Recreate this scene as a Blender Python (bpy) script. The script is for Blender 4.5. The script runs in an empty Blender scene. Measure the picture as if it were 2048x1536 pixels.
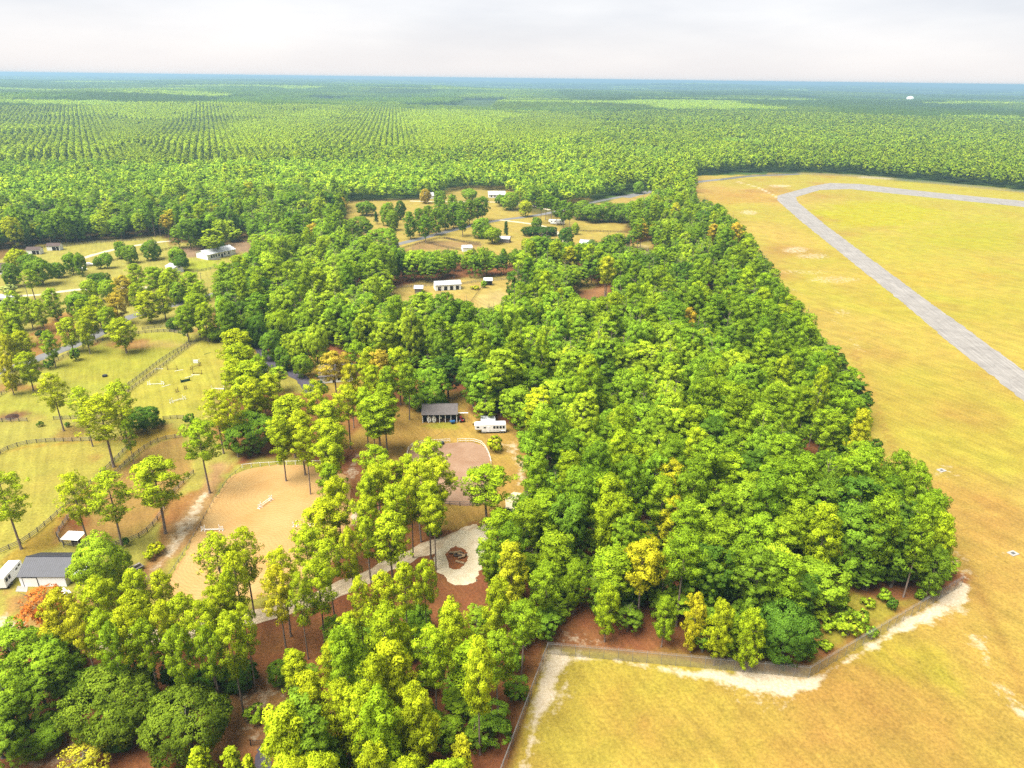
import bpy, math, random
import numpy as np
from mathutils import Vector

random.seed(7); RNG = np.random.default_rng(7)
SC = bpy.context.scene
COL = SC.collection
R = math.radians

# ------------------------------------------------------------------ camera, world, sun, exposure
CAM = np.array([0.0, 0.0, 100.0]); FPX = 1409.0; PITCH = R(23.45); ROLL = R(0.70)
cam_d = bpy.data.cameras.new("camera"); cam = bpy.data.objects.new("camera", cam_d); COL.objects.link(cam)
cam_d.sensor_width = 36.0; cam_d.lens = FPX / 2048 * 36.0; cam_d.clip_start = 0.5; cam_d.clip_end = 80000
cam.location = CAM; cam.rotation_mode = 'QUATERNION'
FW = np.array([0, math.cos(PITCH), -math.sin(PITCH)])
_r0 = np.array([1.0, 0, 0]); _u0 = np.array([0, math.sin(PITCH), math.cos(PITCH)])
RT = math.cos(ROLL) * _r0 + math.sin(ROLL) * _u0
UP = -math.sin(ROLL) * _r0 + math.cos(ROLL) * _u0
from mathutils import Matrix
cam.rotation_quaternion = Matrix((RT, UP, -FW)).transposed().to_quaternion()
SC.camera = cam

SUN_EL, SUN_AZ = R(63), R(-118)            # azimuth from +Y towards +X
sun_d = bpy.data.lights.new("sun", 'SUN'); sun = bpy.data.objects.new("sun", sun_d); COL.objects.link(sun)
sun_d.energy = 1.5; sun_d.angle = R(45); sun_d.color = (1.0, 0.955, 0.86)
_sd = Vector((math.sin(SUN_AZ) * math.cos(SUN_EL), math.cos(SUN_AZ) * math.cos(SUN_EL), math.sin(SUN_EL)))
sun.rotation_mode = 'QUATERNION'; sun.rotation_quaternion = _sd.to_track_quat('Z', 'Y')

W = bpy.data.worlds.new("World"); SC.world = W; W.use_nodes = True
nt = W.node_tree; nt.nodes.clear()
def N(t, typ, **kw):
    n = t.nodes.new(typ)
    for k, v in kw.items(): setattr(n, k, v)
    return n
out = N(nt, 'ShaderNodeOutputWorld'); bg = N(nt, 'ShaderNodeBackground'); bg.inputs['Strength'].default_value = 0.1
sky = N(nt, 'ShaderNodeTexSky', sky_type='NISHITA', sun_disc=False); sky.sun_elevation = SUN_EL; sky.sun_rotation = SUN_AZ
tc = N(nt, 'ShaderNodeTexCoord'); mp = N(nt, 'ShaderNodeMapping'); mp.inputs['Scale'].default_value = (1.0, 1.0, 5.0)
n1 = N(nt, 'ShaderNodeTexNoise'); n1.inputs['Scale'].default_value = 2.6; n1.inputs['Detail'].default_value = 7; n1.inputs['Roughness'].default_value = 0.52
cr = N(nt, 'ShaderNodeValToRGB')
cr.color_ramp.elements[0].position = 0.30; cr.color_ramp.elements[0].color = (.71, .725, .775, 1)
cr.color_ramp.elements[1].position = 0.72; cr.color_ramp.elements[1].color = (1.0, .98, .975, 1)
sepz = N(nt, 'ShaderNodeSeparateXYZ'); hz = N(nt, 'ShaderNodeMapRange'); hz.inputs['From Min'].default_value = 0.0; hz.inputs['From Max'].default_value = 0.075
hz.inputs['To Min'].default_value = 0.75; hz.inputs['To Max'].default_value = 0.0
mixh = N(nt, 'ShaderNodeMixRGB'); mixh.inputs['Color2'].default_value = (.86, .80, .785, 1)
mixs = N(nt, 'ShaderNodeMixRGB'); mixs.inputs['Fac'].default_value = 0.985
L = nt.links.new
L(tc.outputs['Generated'], mp.inputs['Vector']); L(mp.outputs[0], n1.inputs['Vector']); L(n1.outputs['Fac'], cr.inputs['Fac'])
L(tc.outputs['Generated'], sepz.inputs[0]); L(sepz.outputs['Z'], hz.inputs['Value'])
L(hz.outputs[0], mixh.inputs['Fac']); L(cr.outputs['Color'], mixh.inputs['Color1'])
L(sky.outputs[0], mixs.inputs['Color1']); L(mixh.outputs[0], mixs.inputs['Color2'])
L(mixs.outputs[0], bg.inputs['Color']); L(bg.outputs[0], out.inputs['Surface'])

SC.view_settings.view_transform = 'Standard'; SC.view_settings.look = 'None'
SC.view_settings.gamma = 1.0; SC.view_settings.use_curve_mapping = False
SC.view_settings.exposure = 3.4
SC.render.engine = 'CYCLES'
SC.cycles.max_bounces = 6; SC.cycles.diffuse_bounces = 3; SC.cycles.transmission_bounces = 3; SC.cycles.transparent_max_bounces = 12
SC.cycles.volume_bounces = 0; SC.cycles.use_denoising = False

# ------------------------------------------------------------------ projection helpers (photo is 2048 x 1536)
def at(px, py, z=0.0):
    d = FW * FPX + RT * (px - 1024) - UP * (py - 768)
    t = (z - CAM[2]) / d[2]
    return CAM + d * t
def proj(P):
    P = np.atleast_2d(np.asarray(P, float)) - CAM
    dep = P @ FW
    dp = np.where(dep > 1, dep, 1)
    return np.stack([1024 + FPX * (P @ RT) / dp, 768 - FPX * (P @ UP) / dp, dep], 1)
def G(pts, z=0.0): return np.array([at(p[0], p[1], p[2] if len(p) > 2 else z)[:2] for p in pts])
def inside(P, poly):
    x, y = P[:, 0], P[:, 1]; r = np.zeros(len(P), bool); n = len(poly)
    bb = (x >= poly[:, 0].min()) & (x <= poly[:, 0].max()) & (y >= poly[:, 1].min()) & (y <= poly[:, 1].max())
    idx = np.nonzero(bb)[0]
    if not len(idx): return r
    xs, ys = x[idx], y[idx]; c = np.zeros(len(idx), bool)
    for i in range(n):
        x0, y0 = poly[i]; x1, y1 = poly[(i + 1) % n]
        if y0 == y1: continue
        c ^= ((y0 > ys) != (y1 > ys)) & (xs < (x1 - x0) * (ys - y0) / (y1 - y0) + x0)
    r[idx] = c; return r
def sdist(P, poly, margin, closed=True):
    """signed distance (+ inside) for points near the polygon, -margin elsewhere"""
    lo, hi = poly.min(0) - margin, poly.max(0) + margin
    idx = np.nonzero(((P >= lo) & (P <= hi)).all(1))[0]
    d = np.full(len(P), -float(margin))
    if not len(idx): return d
    Q = P[idx]; m = np.full(len(idx), 1e9); n = len(poly)
    for i in range(n if closed else n - 1):
        a, b = poly[i], poly[(i + 1) % n]; ab = b - a
        t = np.clip(((Q - a) @ ab) / max(ab @ ab, 1e-9), 0, 1)
        m = np.minimum(m, np.hypot(*(Q - a - t[:, None] * ab).T))
    if closed:
        s = np.where(inside(Q, poly), 1, -1); d[idx] = m * s
    else: d[idx] = -m
    return d
def vnoise(P, s, seed=0):
    q = P / s; i = np.floor(q).astype(np.int64); f = q - i; f = f * f * (3 - 2 * f)
    def h(a, b): 
        v = np.sin((a * 127.1 + b * 311.7 + seed * 74.7)) * 43758.5453
        return v - np.floor(v)
    a, b = i[:, 0], i[:, 1]
    return (h(a, b) * (1 - f[:, 0]) + h(a + 1, b) * f[:, 0]) * (1 - f[:, 1]) + (h(a, b + 1) * (1 - f[:, 0]) + h(a + 1, b + 1) * f[:, 0]) * f[:, 1]
def lin(c): 
    c = c / 255.0
    return c / 12.92 if c <= 0.04045 else ((c + 0.055) / 1.055) ** 2.4
def A(r, g, b, k=0.27): return (lin(r) * k, lin(g) * k, lin(b) * k)

# ------------------------------------------------------------------ materials
def newmat(name):
    m = bpy.data.materials.new(name); m.use_nodes = True; t = m.node_tree; t.nodes.clear()
    o = N(t, 'ShaderNodeOutputMaterial'); return m, t, o
def simple(name, col, rough=0.7, var=0.12, scale=3.0, metal=0.0, stretch=None, bump=0.0):
    if max(col) < 0.6: col = tuple(c * 0.5 for c in col)
    m, t, o = newmat(name)
    b = N(t, 'ShaderNodeBsdfPrincipled'); b.inputs['Roughness'].default_value = rough; b.inputs['Metallic'].default_value = metal
    b.inputs['Specular IOR Level'].default_value = 0.25
    tx = N(t, 'ShaderNodeTexCoord'); nn = N(t, 'ShaderNodeTexNoise'); nn.inputs['Scale'].default_value = scale; nn.inputs['Detail'].default_value = 5
    if stretch:
        mm = N(t, 'ShaderNodeMapping'); mm.inputs['Scale'].default_value = stretch
        t.links.new(tx.outputs['Object'], mm.inputs[0]); t.links.new(mm.outputs[0], nn.inputs['Vector'])
    else: t.links.new(tx.outputs['Object'], nn.inputs['Vector'])
    r = N(t, 'ShaderNodeValToRGB'); r.color_ramp.elements[0].position = 0.3; r.color_ramp.elements[1].position = 0.7
    r.color_ramp.elements[0].color = tuple(c * (1 - var) for c in col) + (1,)
    r.color_ramp.elements[1].color = tuple(min(c * (1 + var), 0.95) for c in col) + (1,)
    t.links.new(nn.outputs['Fac'], r.inputs[0]); t.links.new(r.outputs[0], b.inputs['Base Color']); t.links.new(b.outputs[0], o.inputs[0])
    return m
def leafmat(name, mode):
    """mode OBJ: colour from the object's own colour; INST: from the point attribute"""
    m, t, o = newmat(name)
    at_ = N(t, 'ShaderNodeAttribute', attribute_name='tint')
    mul = N(t, 'ShaderNodeMixRGB', blend_type='MULTIPLY'); mul.inputs['Fac'].default_value = 1
    hue = N(t, 'ShaderNodeHueSaturation')
    rnd = N(t, 'ShaderNodeMapRange'); rnd.inputs['From Min'].default_value = 0.6; rnd.inputs['From Max'].default_value = 1.4
    rnd.inputs['To Min'].default_value = 0.505; rnd.inputs['To Max'].default_value = 0.493
    if mode == 'OBJ':
        oi = N(t, 'ShaderNodeObjectInfo'); t.links.new(oi.outputs['Color'], mul.inputs['Color1'])
    else:
        ia = N(t, 'ShaderNodeAttribute', attribute_name='tcol', attribute_type='INSTANCER'); t.links.new(ia.outputs['Color'], mul.inputs['Color1'])
    t.links.new(at_.outputs['Fac'], mul.inputs['Color2']); t.links.new(at_.outputs['Fac'], rnd.inputs['Value'])
    t.links.new(rnd.outputs[0], hue.inputs['Hue']); t.links.new(mul.outputs[0], hue.inputs['Color'])
    d = N(t, 'ShaderNodeBsdfDiffuse'); tr = N(t, 'ShaderNodeBsdfTranslucent'); mx = N(t, 'ShaderNodeMixShader'); mx.inputs[0].default_value = 0.3
    t.links.new(hue.outputs[0], d.inputs['Color']); t.links.new(hue.outputs[0], tr.inputs['Color'])
    t.links.new(d.outputs[0], mx.inputs[1]); t.links.new(tr.outputs[0], mx.inputs[2]); t.links.new(mx.outputs[0], o.inputs[0])
    return m
M_LEAF = leafmat('foliage', 'OBJ'); M_LEAFI = leafmat('foliage_wood', 'INST')
M_BARK = simple('pine_bark', (0.29, 0.22, 0.18), 0.9, 0.35, 2.5, stretch=(3, 3, 0.6))
M_BARK2 = simple('grey_bark', (0.22, 0.20, 0.17), 0.9, 0.3, 2.5, stretch=(3, 3, 0.6))
M_WHITE = simple('white_paint', (0.62, 0.62, 0.61), 0.5, 0.06, 2.0)
M_METALW = simple('white_metal_siding', (0.62, 0.63, 0.66), 0.45, 0.05, 1.2)
M_WOODG = simple('weathered_grey_board', (0.30, 0.265, 0.235), 0.85, 0.3, 2.0)
M_WOODB = simple('dark_stained_board', (0.11, 0.075, 0.055), 0.85, 0.3, 2.0)
M_POST = simple('tarred_post', (0.10, 0.095, 0.09), 0.85, 0.3, 2.0)
M_GALV = simple('galvanised_steel', (0.27, 0.27, 0.26), 0.6, 0.12, 1.0)
M_DARK = simple('dark_interior', (0.03, 0.025, 0.022), 0.9, 0.2, 2.0)
M_BLACK = simple('black_rubber', (0.025, 0.025, 0.027), 0.8, 0.1, 5.0)
M_GLASS = simple('tinted_glass', (0.03, 0.035, 0.04), 0.15, 0.1, 1.0)
M_RED = simple('red_paint', (0.42, 0.03, 0.035), 0.5, 0.15, 3.0)
M_BLUE = simple('blue_paint', (0.03, 0.13, 0.33), 0.5, 0.15, 3.0)
M_TEAL = simple('green_paint', (0.05, 0.17, 0.09), 0.6, 0.15, 3.0)
M_DGREEN = simple('dark_green_paint', (0.02, 0.06, 0.025), 0.6, 0.2, 3.0)
M_BROWN = simple('brown_rails', (0.16, 0.075, 0.035), 0.8, 0.25, 3.0)
M_ORANGE = simple('orange_wood_chips', (0.42, 0.19, 0.05), 0.9, 0.3, 4.0)
M_HAY = simple('hay', (0.46, 0.33, 0.10), 0.95, 0.25, 5.0)
M_LOG = simple('cut_log', (0.38, 0.26, 0.14), 0.9, 0.35, 3.0)
M_CONC = simple('concrete', (0.42, 0.40, 0.37), 0.9, 0.12, 1.5)
def ribbed(name, col, period=0.45, depth=0.25, axis=0, rough=0.5):
    col = tuple(c * (0.36 if max(col) < 0.3 else 0.6) for c in col)
    m, t, o = newmat(name)
    b = N(t, 'ShaderNodeBsdfPrincipled'); b.inputs['Roughness'].default_value = rough; b.inputs['Specular IOR Level'].default_value = 0.3
    tx = N(t, 'ShaderNodeTexCoord'); sp = N(t, 'ShaderNodeSeparateXYZ'); t.links.new(tx.outputs['Object'], sp.inputs[0])
    m1 = N(t, 'ShaderNodeMath', operation='MULTIPLY'); m1.inputs[1].default_value = 2 * math.pi / period; t.links.new(sp.outputs[axis], m1.inputs[0])
    sn = N(t, 'ShaderNodeMath', operation='SINE'); t.links.new(m1.outputs[0], sn.inputs[0])
    nn = N(t, 'ShaderNodeTexNoise'); nn.inputs['Scale'].default_value = 1.3; nn.inputs['Detail'].default_value = 6; t.links.new(tx.outputs['Object'], nn.inputs['Vector'])
    r = N(t, 'ShaderNodeValToRGB'); r.color_ramp.elements[0].position = 0.3; r.color_ramp.elements[1].position = 0.7
    r.color_ramp.elements[0].color = tuple(c * 0.8 for c in col) + (1,); r.color_ramp.elements[1].color = tuple(min(.95, c * 1.15) for c in col) + (1,)
    t.links.new(nn.outputs['Fac'], r.inputs[0]); t.links.new(r.outputs[0], b.inputs['Base Color'])
    bp = N(t, 'ShaderNodeBump'); bp.inputs['Strength'].default_value = depth; bp.inputs['Distance'].default_value = 0.05
    t.links.new(sn.outputs[0], bp.inputs['Height']); t.links.new(bp.outputs[0], b.inputs['Normal']); t.links.new(b.outputs[0], o.inputs[0])
    return m
M_ROOFD = ribbed('dark_blue_metal_roof', (0.055, 0.058, 0.085)); M_ROOFW = ribbed('white_metal_roof', (0.70, 0.72, 0.74))
M_ROOFG = ribbed('grey_shingle_roof', (0.20, 0.175, 0.17), 0.3, 0.2, 1, 0.9); M_ROOFB = ribbed('brown_shingle_roof', (0.17, 0.115, 0.10), 0.3, 0.2, 1, 0.9)
M_ROOFS = ribbed('pale_grey_metal_roof', (0.50, 0.52, 0.54), 0.5)
def chainmat():
    m, t, o = newmat('chain_link_mesh')
    d = N(t, 'ShaderNodeBsdfPrincipled'); d.inputs['Base Color'].default_value = (0.16, 0.15, 0.135, 1); d.inputs['Roughness'].default_value = 0.6
    tr = N(t, 'ShaderNodeBsdfTransparent'); mx = N(t, 'ShaderNodeMixShader'); mx.inputs[0].default_value = 0.36
    t.links.new(tr.outputs[0], mx.inputs[1]); t.links.new(d.outputs[0], mx.inputs[2]); t.links.new(mx.outputs[0], o.inputs[0]); return m
M_CHAIN = chainmat()

# ------------------------------------------------------------------ object helpers
def link(name, data, parent=None):
    o = bpy.data.objects.new(name, data); COL.objects.link(o)
    if parent is not None: o.parent = parent
    return o
def tag(o, label=None, cat=None, group=None, kind=None):
    if label: o['label'] = label
    if cat: o['category'] = cat
    if group: o['group'] = group
    if kind: o['kind'] = kind
    return o
def thing(name, loc, label, cat, rz=0.0, group=None):
    o = link(name, None); o.empty_display_size = 0.5; o.location = loc; o.rotation_euler = (0, 0, rz)
    return tag(o, label, cat, group)
class MB:
    def __init__(s): s.v = []; s.f = []
    def quad(s, a, b, c, d):
        n = len(s.v); s.v += [tuple(a), tuple(b), tuple(c), tuple(d)]; s.f.append((n, n + 1, n + 2, n + 3)); return s
    def prism(s, poly, z0, z1):
        n = len(s.v); k = len(poly)
        s.v += [(p[0], p[1], z0) for p in poly] + [(p[0], p[1], z1) for p in poly]
        s.f.append(tuple(range(n + k - 1, n - 1, -1))); s.f.append(tuple(range(n + k, n + 2 * k)))
        for i in range(k): j = (i + 1) % k; s.f.append((n + i, n + j, n + k + j, n + k + i))
        return s
    def box(s, cx, cy, cz, sx, sy, sz, rz=0.0):
        c, q = math.cos(rz), math.sin(rz); pts = [(-.5, -.5), (.5, -.5), (.5, .5), (-.5, .5)]
        return s.prism([(cx + c * x * sx - q * y * sy, cy + q * x * sx + c * y * sy) for x, y in pts], cz - sz / 2, cz + sz / 2)
    def extr(s, prof, x0, x1):
        """profile in (y,z) extruded along x"""
        n = len(s.v); k = len(prof)
        s.v += [(x0, p[0], p[1]) for p in prof] + [(x1, p[0], p[1]) for p in prof]
        s.f.append(tuple(range(n + k - 1, n - 1, -1))); s.f.append(tuple(range(n + k, n + 2 * k)))
        for i in range(k): j = (i + 1) % k; s.f.append((n + i, n + j, n + k + j, n + k + i))
        return s
    def extry(s, prof, y0, y1):
        n = len(s.v); k = len(prof)
        s.v += [(p[0], y0, p[1]) for p in prof] + [(p[0], y1, p[1]) for p in prof]
        s.f.append(tuple(range(n, n + k))); s.f.append(tuple(range(n + 2 * k - 1, n + k - 1, -1)))
        for i in range(k): j = (i + 1) % k; s.f.append((n + j, n + i, n + k + i, n + k + j))
        return s
    def tube(s, pts, rad, k=6, cap=True):
        pts = [Vector(p) for p in pts]; n0 = len(s.v)
        for i, p in enumerate(pts):
            d = (pts[min(i + 1, len(pts) - 1)] - pts[max(i - 1, 0)]).normalized()
            a = d.orthogonal().normalized() if abs(d.z) < 0.9 else Vector((1, 0, 0)) - d * d.x
            a.normalize(); b = d.cross(a); r = rad[i] if hasattr(rad, '__len__') else rad
            for q in range(k):
                t = 2 * math.pi * q / k; s.v.append(tuple(p + (a * math.cos(t) + b * math.sin(t)) * r))
        for i in range(len(pts) - 1):
            for q in range(k):
                w = (q + 1) % k; s.f.append((n0 + i * k + q, n0 + i * k + w, n0 + (i + 1) * k + w, n0 + (i + 1) * k + q))
        if cap: s.f.append(tuple(n0 + q for q in range(k - 1, -1, -1))); s.f.append(tuple(n0 + (len(pts) - 1) * k + q for q in range(k)))
        return s
    def wheel(s, x, y, z, r, w, ax='y', k=12):
        d = (0, w / 2, 0) if ax == 'y' else (w / 2, 0, 0)
        return s.tube([(x - d[0], y - d[1], z), (x + d[0], y + d[1], z)], r, k)
    def mesh(s, name, mat):
        me = bpy.data.meshes.new(name); me.from_pydata(s.v, [], s.f); me.materials.append(mat); me.update(); return me
    def build(s, name, mat, parent=None): return link(name, s.mesh(name, mat), parent)

# ------------------------------------------------------------------ ground
fine = np.arange(-56, 56.001, 0.26)
ang = np.concatenate([np.arange(-180, -56, 6.0), fine, np.arange(60, 180, 6.0)])
rad = [30.0]
while rad[-1] < 27000:
    r_ = rad[-1]; rad.append(r_ * (1.0075 if r_ < 420 else 1.012 if r_ < 900 else 1.03))
rad = np.array(rad); na, nr = len(ang), len(rad)
AA, RR = np.meshgrid(np.radians(ang), rad)
gx, gy = (RR * np.sin(AA)).ravel(), (RR * np.cos(AA)).ravel()
def terrain(P):
    P = np.asarray(P, float); d = np.hypot(P[:, 0], P[:, 1])
    t = np.clip((d - 900) / 1500, 0, 1); t = t * t * (3 - 2 * t)
    t2 = np.clip((d - 3500) / 5000, 0, 1)
    h = t * (vnoise(P, 700, 3) - 0.45) * 22 + t2 * (vnoise(P, 2600, 5) - 0.4) * 55 + t2 * (vnoise(P * np.array([0.35, 1.0]), 900, 9) - 0.5) * 26
    h += t * np.clip((-P[:, 0] - 100) / 1500, 0, 1) * np.clip((d - 900) / 2000, 0, 1) * 16
    return h
GP = np.stack([gx, gy], 1); gz = terrain(GP)
NV = len(GP)
col = np.zeros((NV, 3)); sand = np.zeros(NV)
dist = np.hypot(gx, gy)
n_a = vnoise(GP, 9, 1); n_b = vnoise(GP, 2.3, 2); n_c = vnoise(GP, 35, 4); n_d = vnoise(GP, 16, 6)
STRAW = np.array(A(178, 116, 70)); DSTRAW = np.array(A(118, 78, 42)); GOLD = np.array(A(224, 192, 92)); GREENY = np.array(A(208, 196, 66)); BROWNG = np.array(A(206, 160, 82))
PADD = np.array(A(206, 196, 88)); DIRT = np.array(A(205, 165, 118)); REDD = np.array(A(184, 124, 74)); FARG = np.array(A(96, 124, 44)); LAWN = np.array(A(186, 194, 52))
col[:] = STRAW * (0.8 + 0.4 * n_a[:, None])
fg = np.clip((dist - 420) / 250, 0, 1)[:, None]; col = col * (1 - fg) + FARG * fg * (0.75 + 0.5 * n_c[:, None])
def paint(pts, c, soft=2.0, wob=2.5, amt=1.0, ground=False):
    global col
    poly = pts if ground else G(pts)
    d = sdist(GP, poly, soft * 3 + wob * 2 + 4)
    d = d + (n_d - 0.5) * wob * 2 + (n_b - 0.5) * wob
    m = np.clip(d / soft + 0.5, 0, 1)[:, None] * amt
    col = col * (1 - m) + np.asarray(c) * m
def paint_line(pts, width, c, soft=1.0, wob=1.0, amt=1.0, to_sand=None):
    global col, sand
    d = sdist(GP, G(pts), width * 2 + soft * 3 + wob * 3 + 4, closed=False) + width / 2
    d = d + (n_d - 0.5) * wob * 2 + (n_b - 0.5) * wob
    m = np.clip(d / soft + 0.5, 0, 1) * amt
    if to_sand: sand = np.maximum(sand, m * to_sand)
    else: col = col * (1 - m[:, None]) + np.asarray(c) * m[:, None]
def sandpoly(pts, amt, soft=3.0, wob=2.5):
    global sand
    d = sdist(GP, G(pts), soft * 3 + wob * 3 + 4) + (n_d - 0.5) * wob * 2 + (n_b - 0.5) * wob
    sand = np.maximum(sand, np.clip(d / soft + 0.5, 0, 1) * amt)

AIRFIELD = [(1097, 1290), (1615, 1335), (1640, 1320), (1922, 1155), (1900, 1095), (1850, 1000), (1790, 935), (1740, 905), (1700, 850), (1680, 780), (1640, 700), (1600, 640), (1560, 590),
            (1510, 520), (1460, 450), (1400, 405), (1380, 385), (1378, 352), (1490, 350), (1600, 347), (1700, 351), (1850, 363), (2048, 383), (2500, 436), (3300, 640), (3300, 1900), (880, 1900), (1000, 1536)]
# golden airfield with greener and browner drifts
base = GOLD[None] * (0.9 + 0.2 * n_c[:, None])
g1 = np.clip((vnoise(GP, 48, 11) - 0.36) * 3.0, 0, 1)[:, None]; b1 = np.clip((vnoise(GP, 30, 12) - 0.55) * 3.0, 0, 1)[:, None] * 0.8
px_ = proj(np.c_[GP, gz])
upgreen = np.clip((px_[:, 0] - 1560) / 260, 0, 1) * np.clip((900 - px_[:, 1]) / 500, 0, 1)
nearbrown = np.clip((px_[:, 1] - 1150) / 250, 0, 1)
fieldc = base * (1 - 0.7 * g1) + GREENY * 0.7 * g1
fieldc = fieldc * (1 - b1) + BROWNG * b1
ug = (upgreen * 0.75)[:, None]; fieldc = fieldc * (1 - ug) + np.array(A(214, 204, 62)) * ug
nb = (nearbrown * 0.3)[:, None]; fieldc = fieldc * (1 - nb) + np.array(A(214, 172, 80)) * nb
_d = sdist(GP, G(AIRFIELD), 8) + (n_d - 0.5) * 3
_m = np.clip(_d / 2 + 0.5, 0, 1)[:, None]; col = col * (1 - _m) + fieldc * _m
for (x, y, rx, ry, c, a) in [(1760, 430, 120, 25, A(214, 206, 30), 0.8), (1950, 470, 110, 30, A(206, 200, 40), 0.6), (1850, 560, 120, 25, A(224, 196, 70), 0.5), (1740, 1300, 70, 30, A(190, 184, 40), 0.55),
                             (1960, 1060, 90, 28, A(200, 152, 70), 0.45), (1930, 990, 70, 16, A(204, 160, 76), 0.45), (1500, 1440, 220, 50, A(216, 172, 84), 0.5), (1430, 450, 40, 30, A(216, 178, 96), 0.6), (1480, 395, 70, 12, A(222, 178, 80), 0.6)]:
    paint([(x + rx * math.cos(t), y + ry * math.sin(t)) for t in np.linspace(0, 6.28, 14)[:-1]], c, soft=14, wob=10, amt=a)
# strip between chain-link fence and wood
paint([(1097, 1290), (1070, 1330), (1045, 1400), (985, 1536), (1000, 1536), (1030, 1470), (1060, 1400)], REDD, 1.5, 1.5)
paint([(1100, 1200), (1160, 1250), (1300, 1285), (1480, 1305), (1610, 1325), (1640, 1250), (1620, 1180), (1700, 1150), (1900, 1140), (1922, 1155), (1640, 1318), (1615, 1334), (1097, 1290)], REDD, 2, 2.5)
paint([(1625, 1325), (1640, 1260), (1630, 1195), (1700, 1185), (1760, 1195), (1830, 1200), (1700, 1285)], A(196, 184, 66), 2.5, 3, 0.95)
paint([(1250, 1300), (1330, 1295), (1560, 1318), (1560, 1330), (1400, 1322)], A(190, 150, 70), 1.5, 2, 0.8)
# open land on the left
OPENL = [(-500, 850), (0, 735), (70, 742), (185, 690), (280, 655), (440, 640), (470, 700), (540, 700), (620, 745), (650, 785), (560, 790), (450, 790), (430, 850), (480, 925), (650, 925), (700, 1000), (680, 1090), (560, 1200), (330, 1215), (200, 1270), (120, 1280), (-400, 1290)]
paint(OPENL, PADD * 0.97, 3, 4)
paint([(-300, 900), (0, 795), (60, 757), (185, 692), (280, 668), (330, 664), (372, 672), (380, 685), (330, 715), (285, 750), (190, 822), (108, 842), (0, 846), (-300, 900)], A(200, 198, 76), 1.5, 1)
paint([(120, 700), (280, 672), (370, 675), (330, 712), (250, 760), (150, 760)], A(196, 192, 62), 6, 6, 0.6)
paint([(435, 674), (400, 684), (345, 724), (240, 804), (200, 838), (330, 838), (400, 830), (440, 780), (455, 700)], A(208, 198, 76), 1.5, 1.5)
paint([(-200, 960), (0, 908), (150, 886), (250, 884), (228, 928), (165, 985), (55, 1080), (0, 1105), (-200, 1180)], A(204, 192, 82), 1.5, 1.5)
paint([(0, 905), (60, 890), (200, 880), (330, 850), (365, 872), (320, 880), (240, 935), (150, 1020), (115, 1070), (120, 1095), (60, 1110), (0, 1130), (60, 1080), (230, 925), (250, 884), (150, 884)], A(208, 172, 62), 1.5, 1.5, 0.8)
paint([(365, 875), (320, 882), (280, 902), (200, 982), (150, 1022), (118, 1067), (120, 1084), (190, 1092), (290, 1067), (320, 1032), (385, 950), (375, 900)], A(196, 158, 84), 2, 2.5)
paint([(330, 1000), (360, 990), (430, 960), (470, 925), (400, 1060), (350, 1120), (290, 1170), (260, 1150), (330, 1060)], A(196, 142, 76), 2, 3)
for (x, y, rx, ry, c, a) in [(250, 690, 45, 12, REDD, .8), (30, 775, 60, 10, REDD, .7), (85, 680, 40, 18, REDD, .9), (60, 700, 40, 12, REDD, .8), (395, 655, 40, 9, REDD, .9), (128, 865, 28, 14, REDD, .5), (200, 915, 22, 12, REDD, .7), (228, 932, 12, 7, REDD, .8), (150, 1050, 22, 16, A(150, 84, 44), .9), (420, 985, 14, 10, REDD, .7),
                             (27, 833, 14, 5, A(140, 92, 60), .9), (60, 838, 60, 6, A(186, 140, 90), .6), (450, 860, 26, 30, A(190, 130, 72), .8), (325, 850, 12, 5, A(210, 160, 100), .6), (320, 690, 70, 5, A(214, 180, 110), .5), (20, 1000, 30, 40, A(196, 160, 80), .3)]:
    paint([(x + rx * math.cos(t), y + ry * math.sin(t)) for t in np.linspace(0, 6.28, 12)[:-1]], c, soft=3, wob=3, amt=a)
paint_line([(275, 1175), (330, 1118), (380, 1040), (425, 970), (440, 930)], 5.0, A(214, 170, 112), 2.5, 2)
paint_line([(285, 1168), (335, 1110), (372, 1050)], 2.2, None, 1.5, 1.2, 0.75, to_sand=0.8)
paint_line([(370, 1010), (400, 960)], 3, None, 2, 2, 0.5, to_sand=0.6)
# foreground left bare soil
paint([(0, 1180), (60, 1170), (200, 1180), (260, 1170), (200, 1270), (100, 1290), (0, 1290)], A(206, 158, 92), 2, 3, 0.9)
sandpoly([(-40, 1225), (45, 1222), (70, 1250), (50, 1275), (-40, 1285)], 0.8, 3, 3)
paint([(-60, 1262), (110, 1270), (100, 1300), (-60, 1310)], A(128, 84, 60), 2, 2)
paint([(90, 1400), (170, 1380), (150, 1440), (120, 1536), (20, 1536), (40, 1490), (100, 1450)], A(178, 122, 76), 2, 3)
paint([(430, 1400), (480, 1340), (560, 1350), (590, 1390), (560, 1440), (540, 1500), (450, 1520), (300, 1520), (380, 1480)], A(190, 138, 84), 2, 3)
sandpoly([(480, 1390), (540, 1350), (575, 1380), (540, 1420), (520, 1490), (470, 1490)], 0.42, 4, 3)
sandpoly([(40, 1500), (110, 1440), (150, 1440), (120, 1530), (40, 1536)], 0.4, 3, 3)
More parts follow.
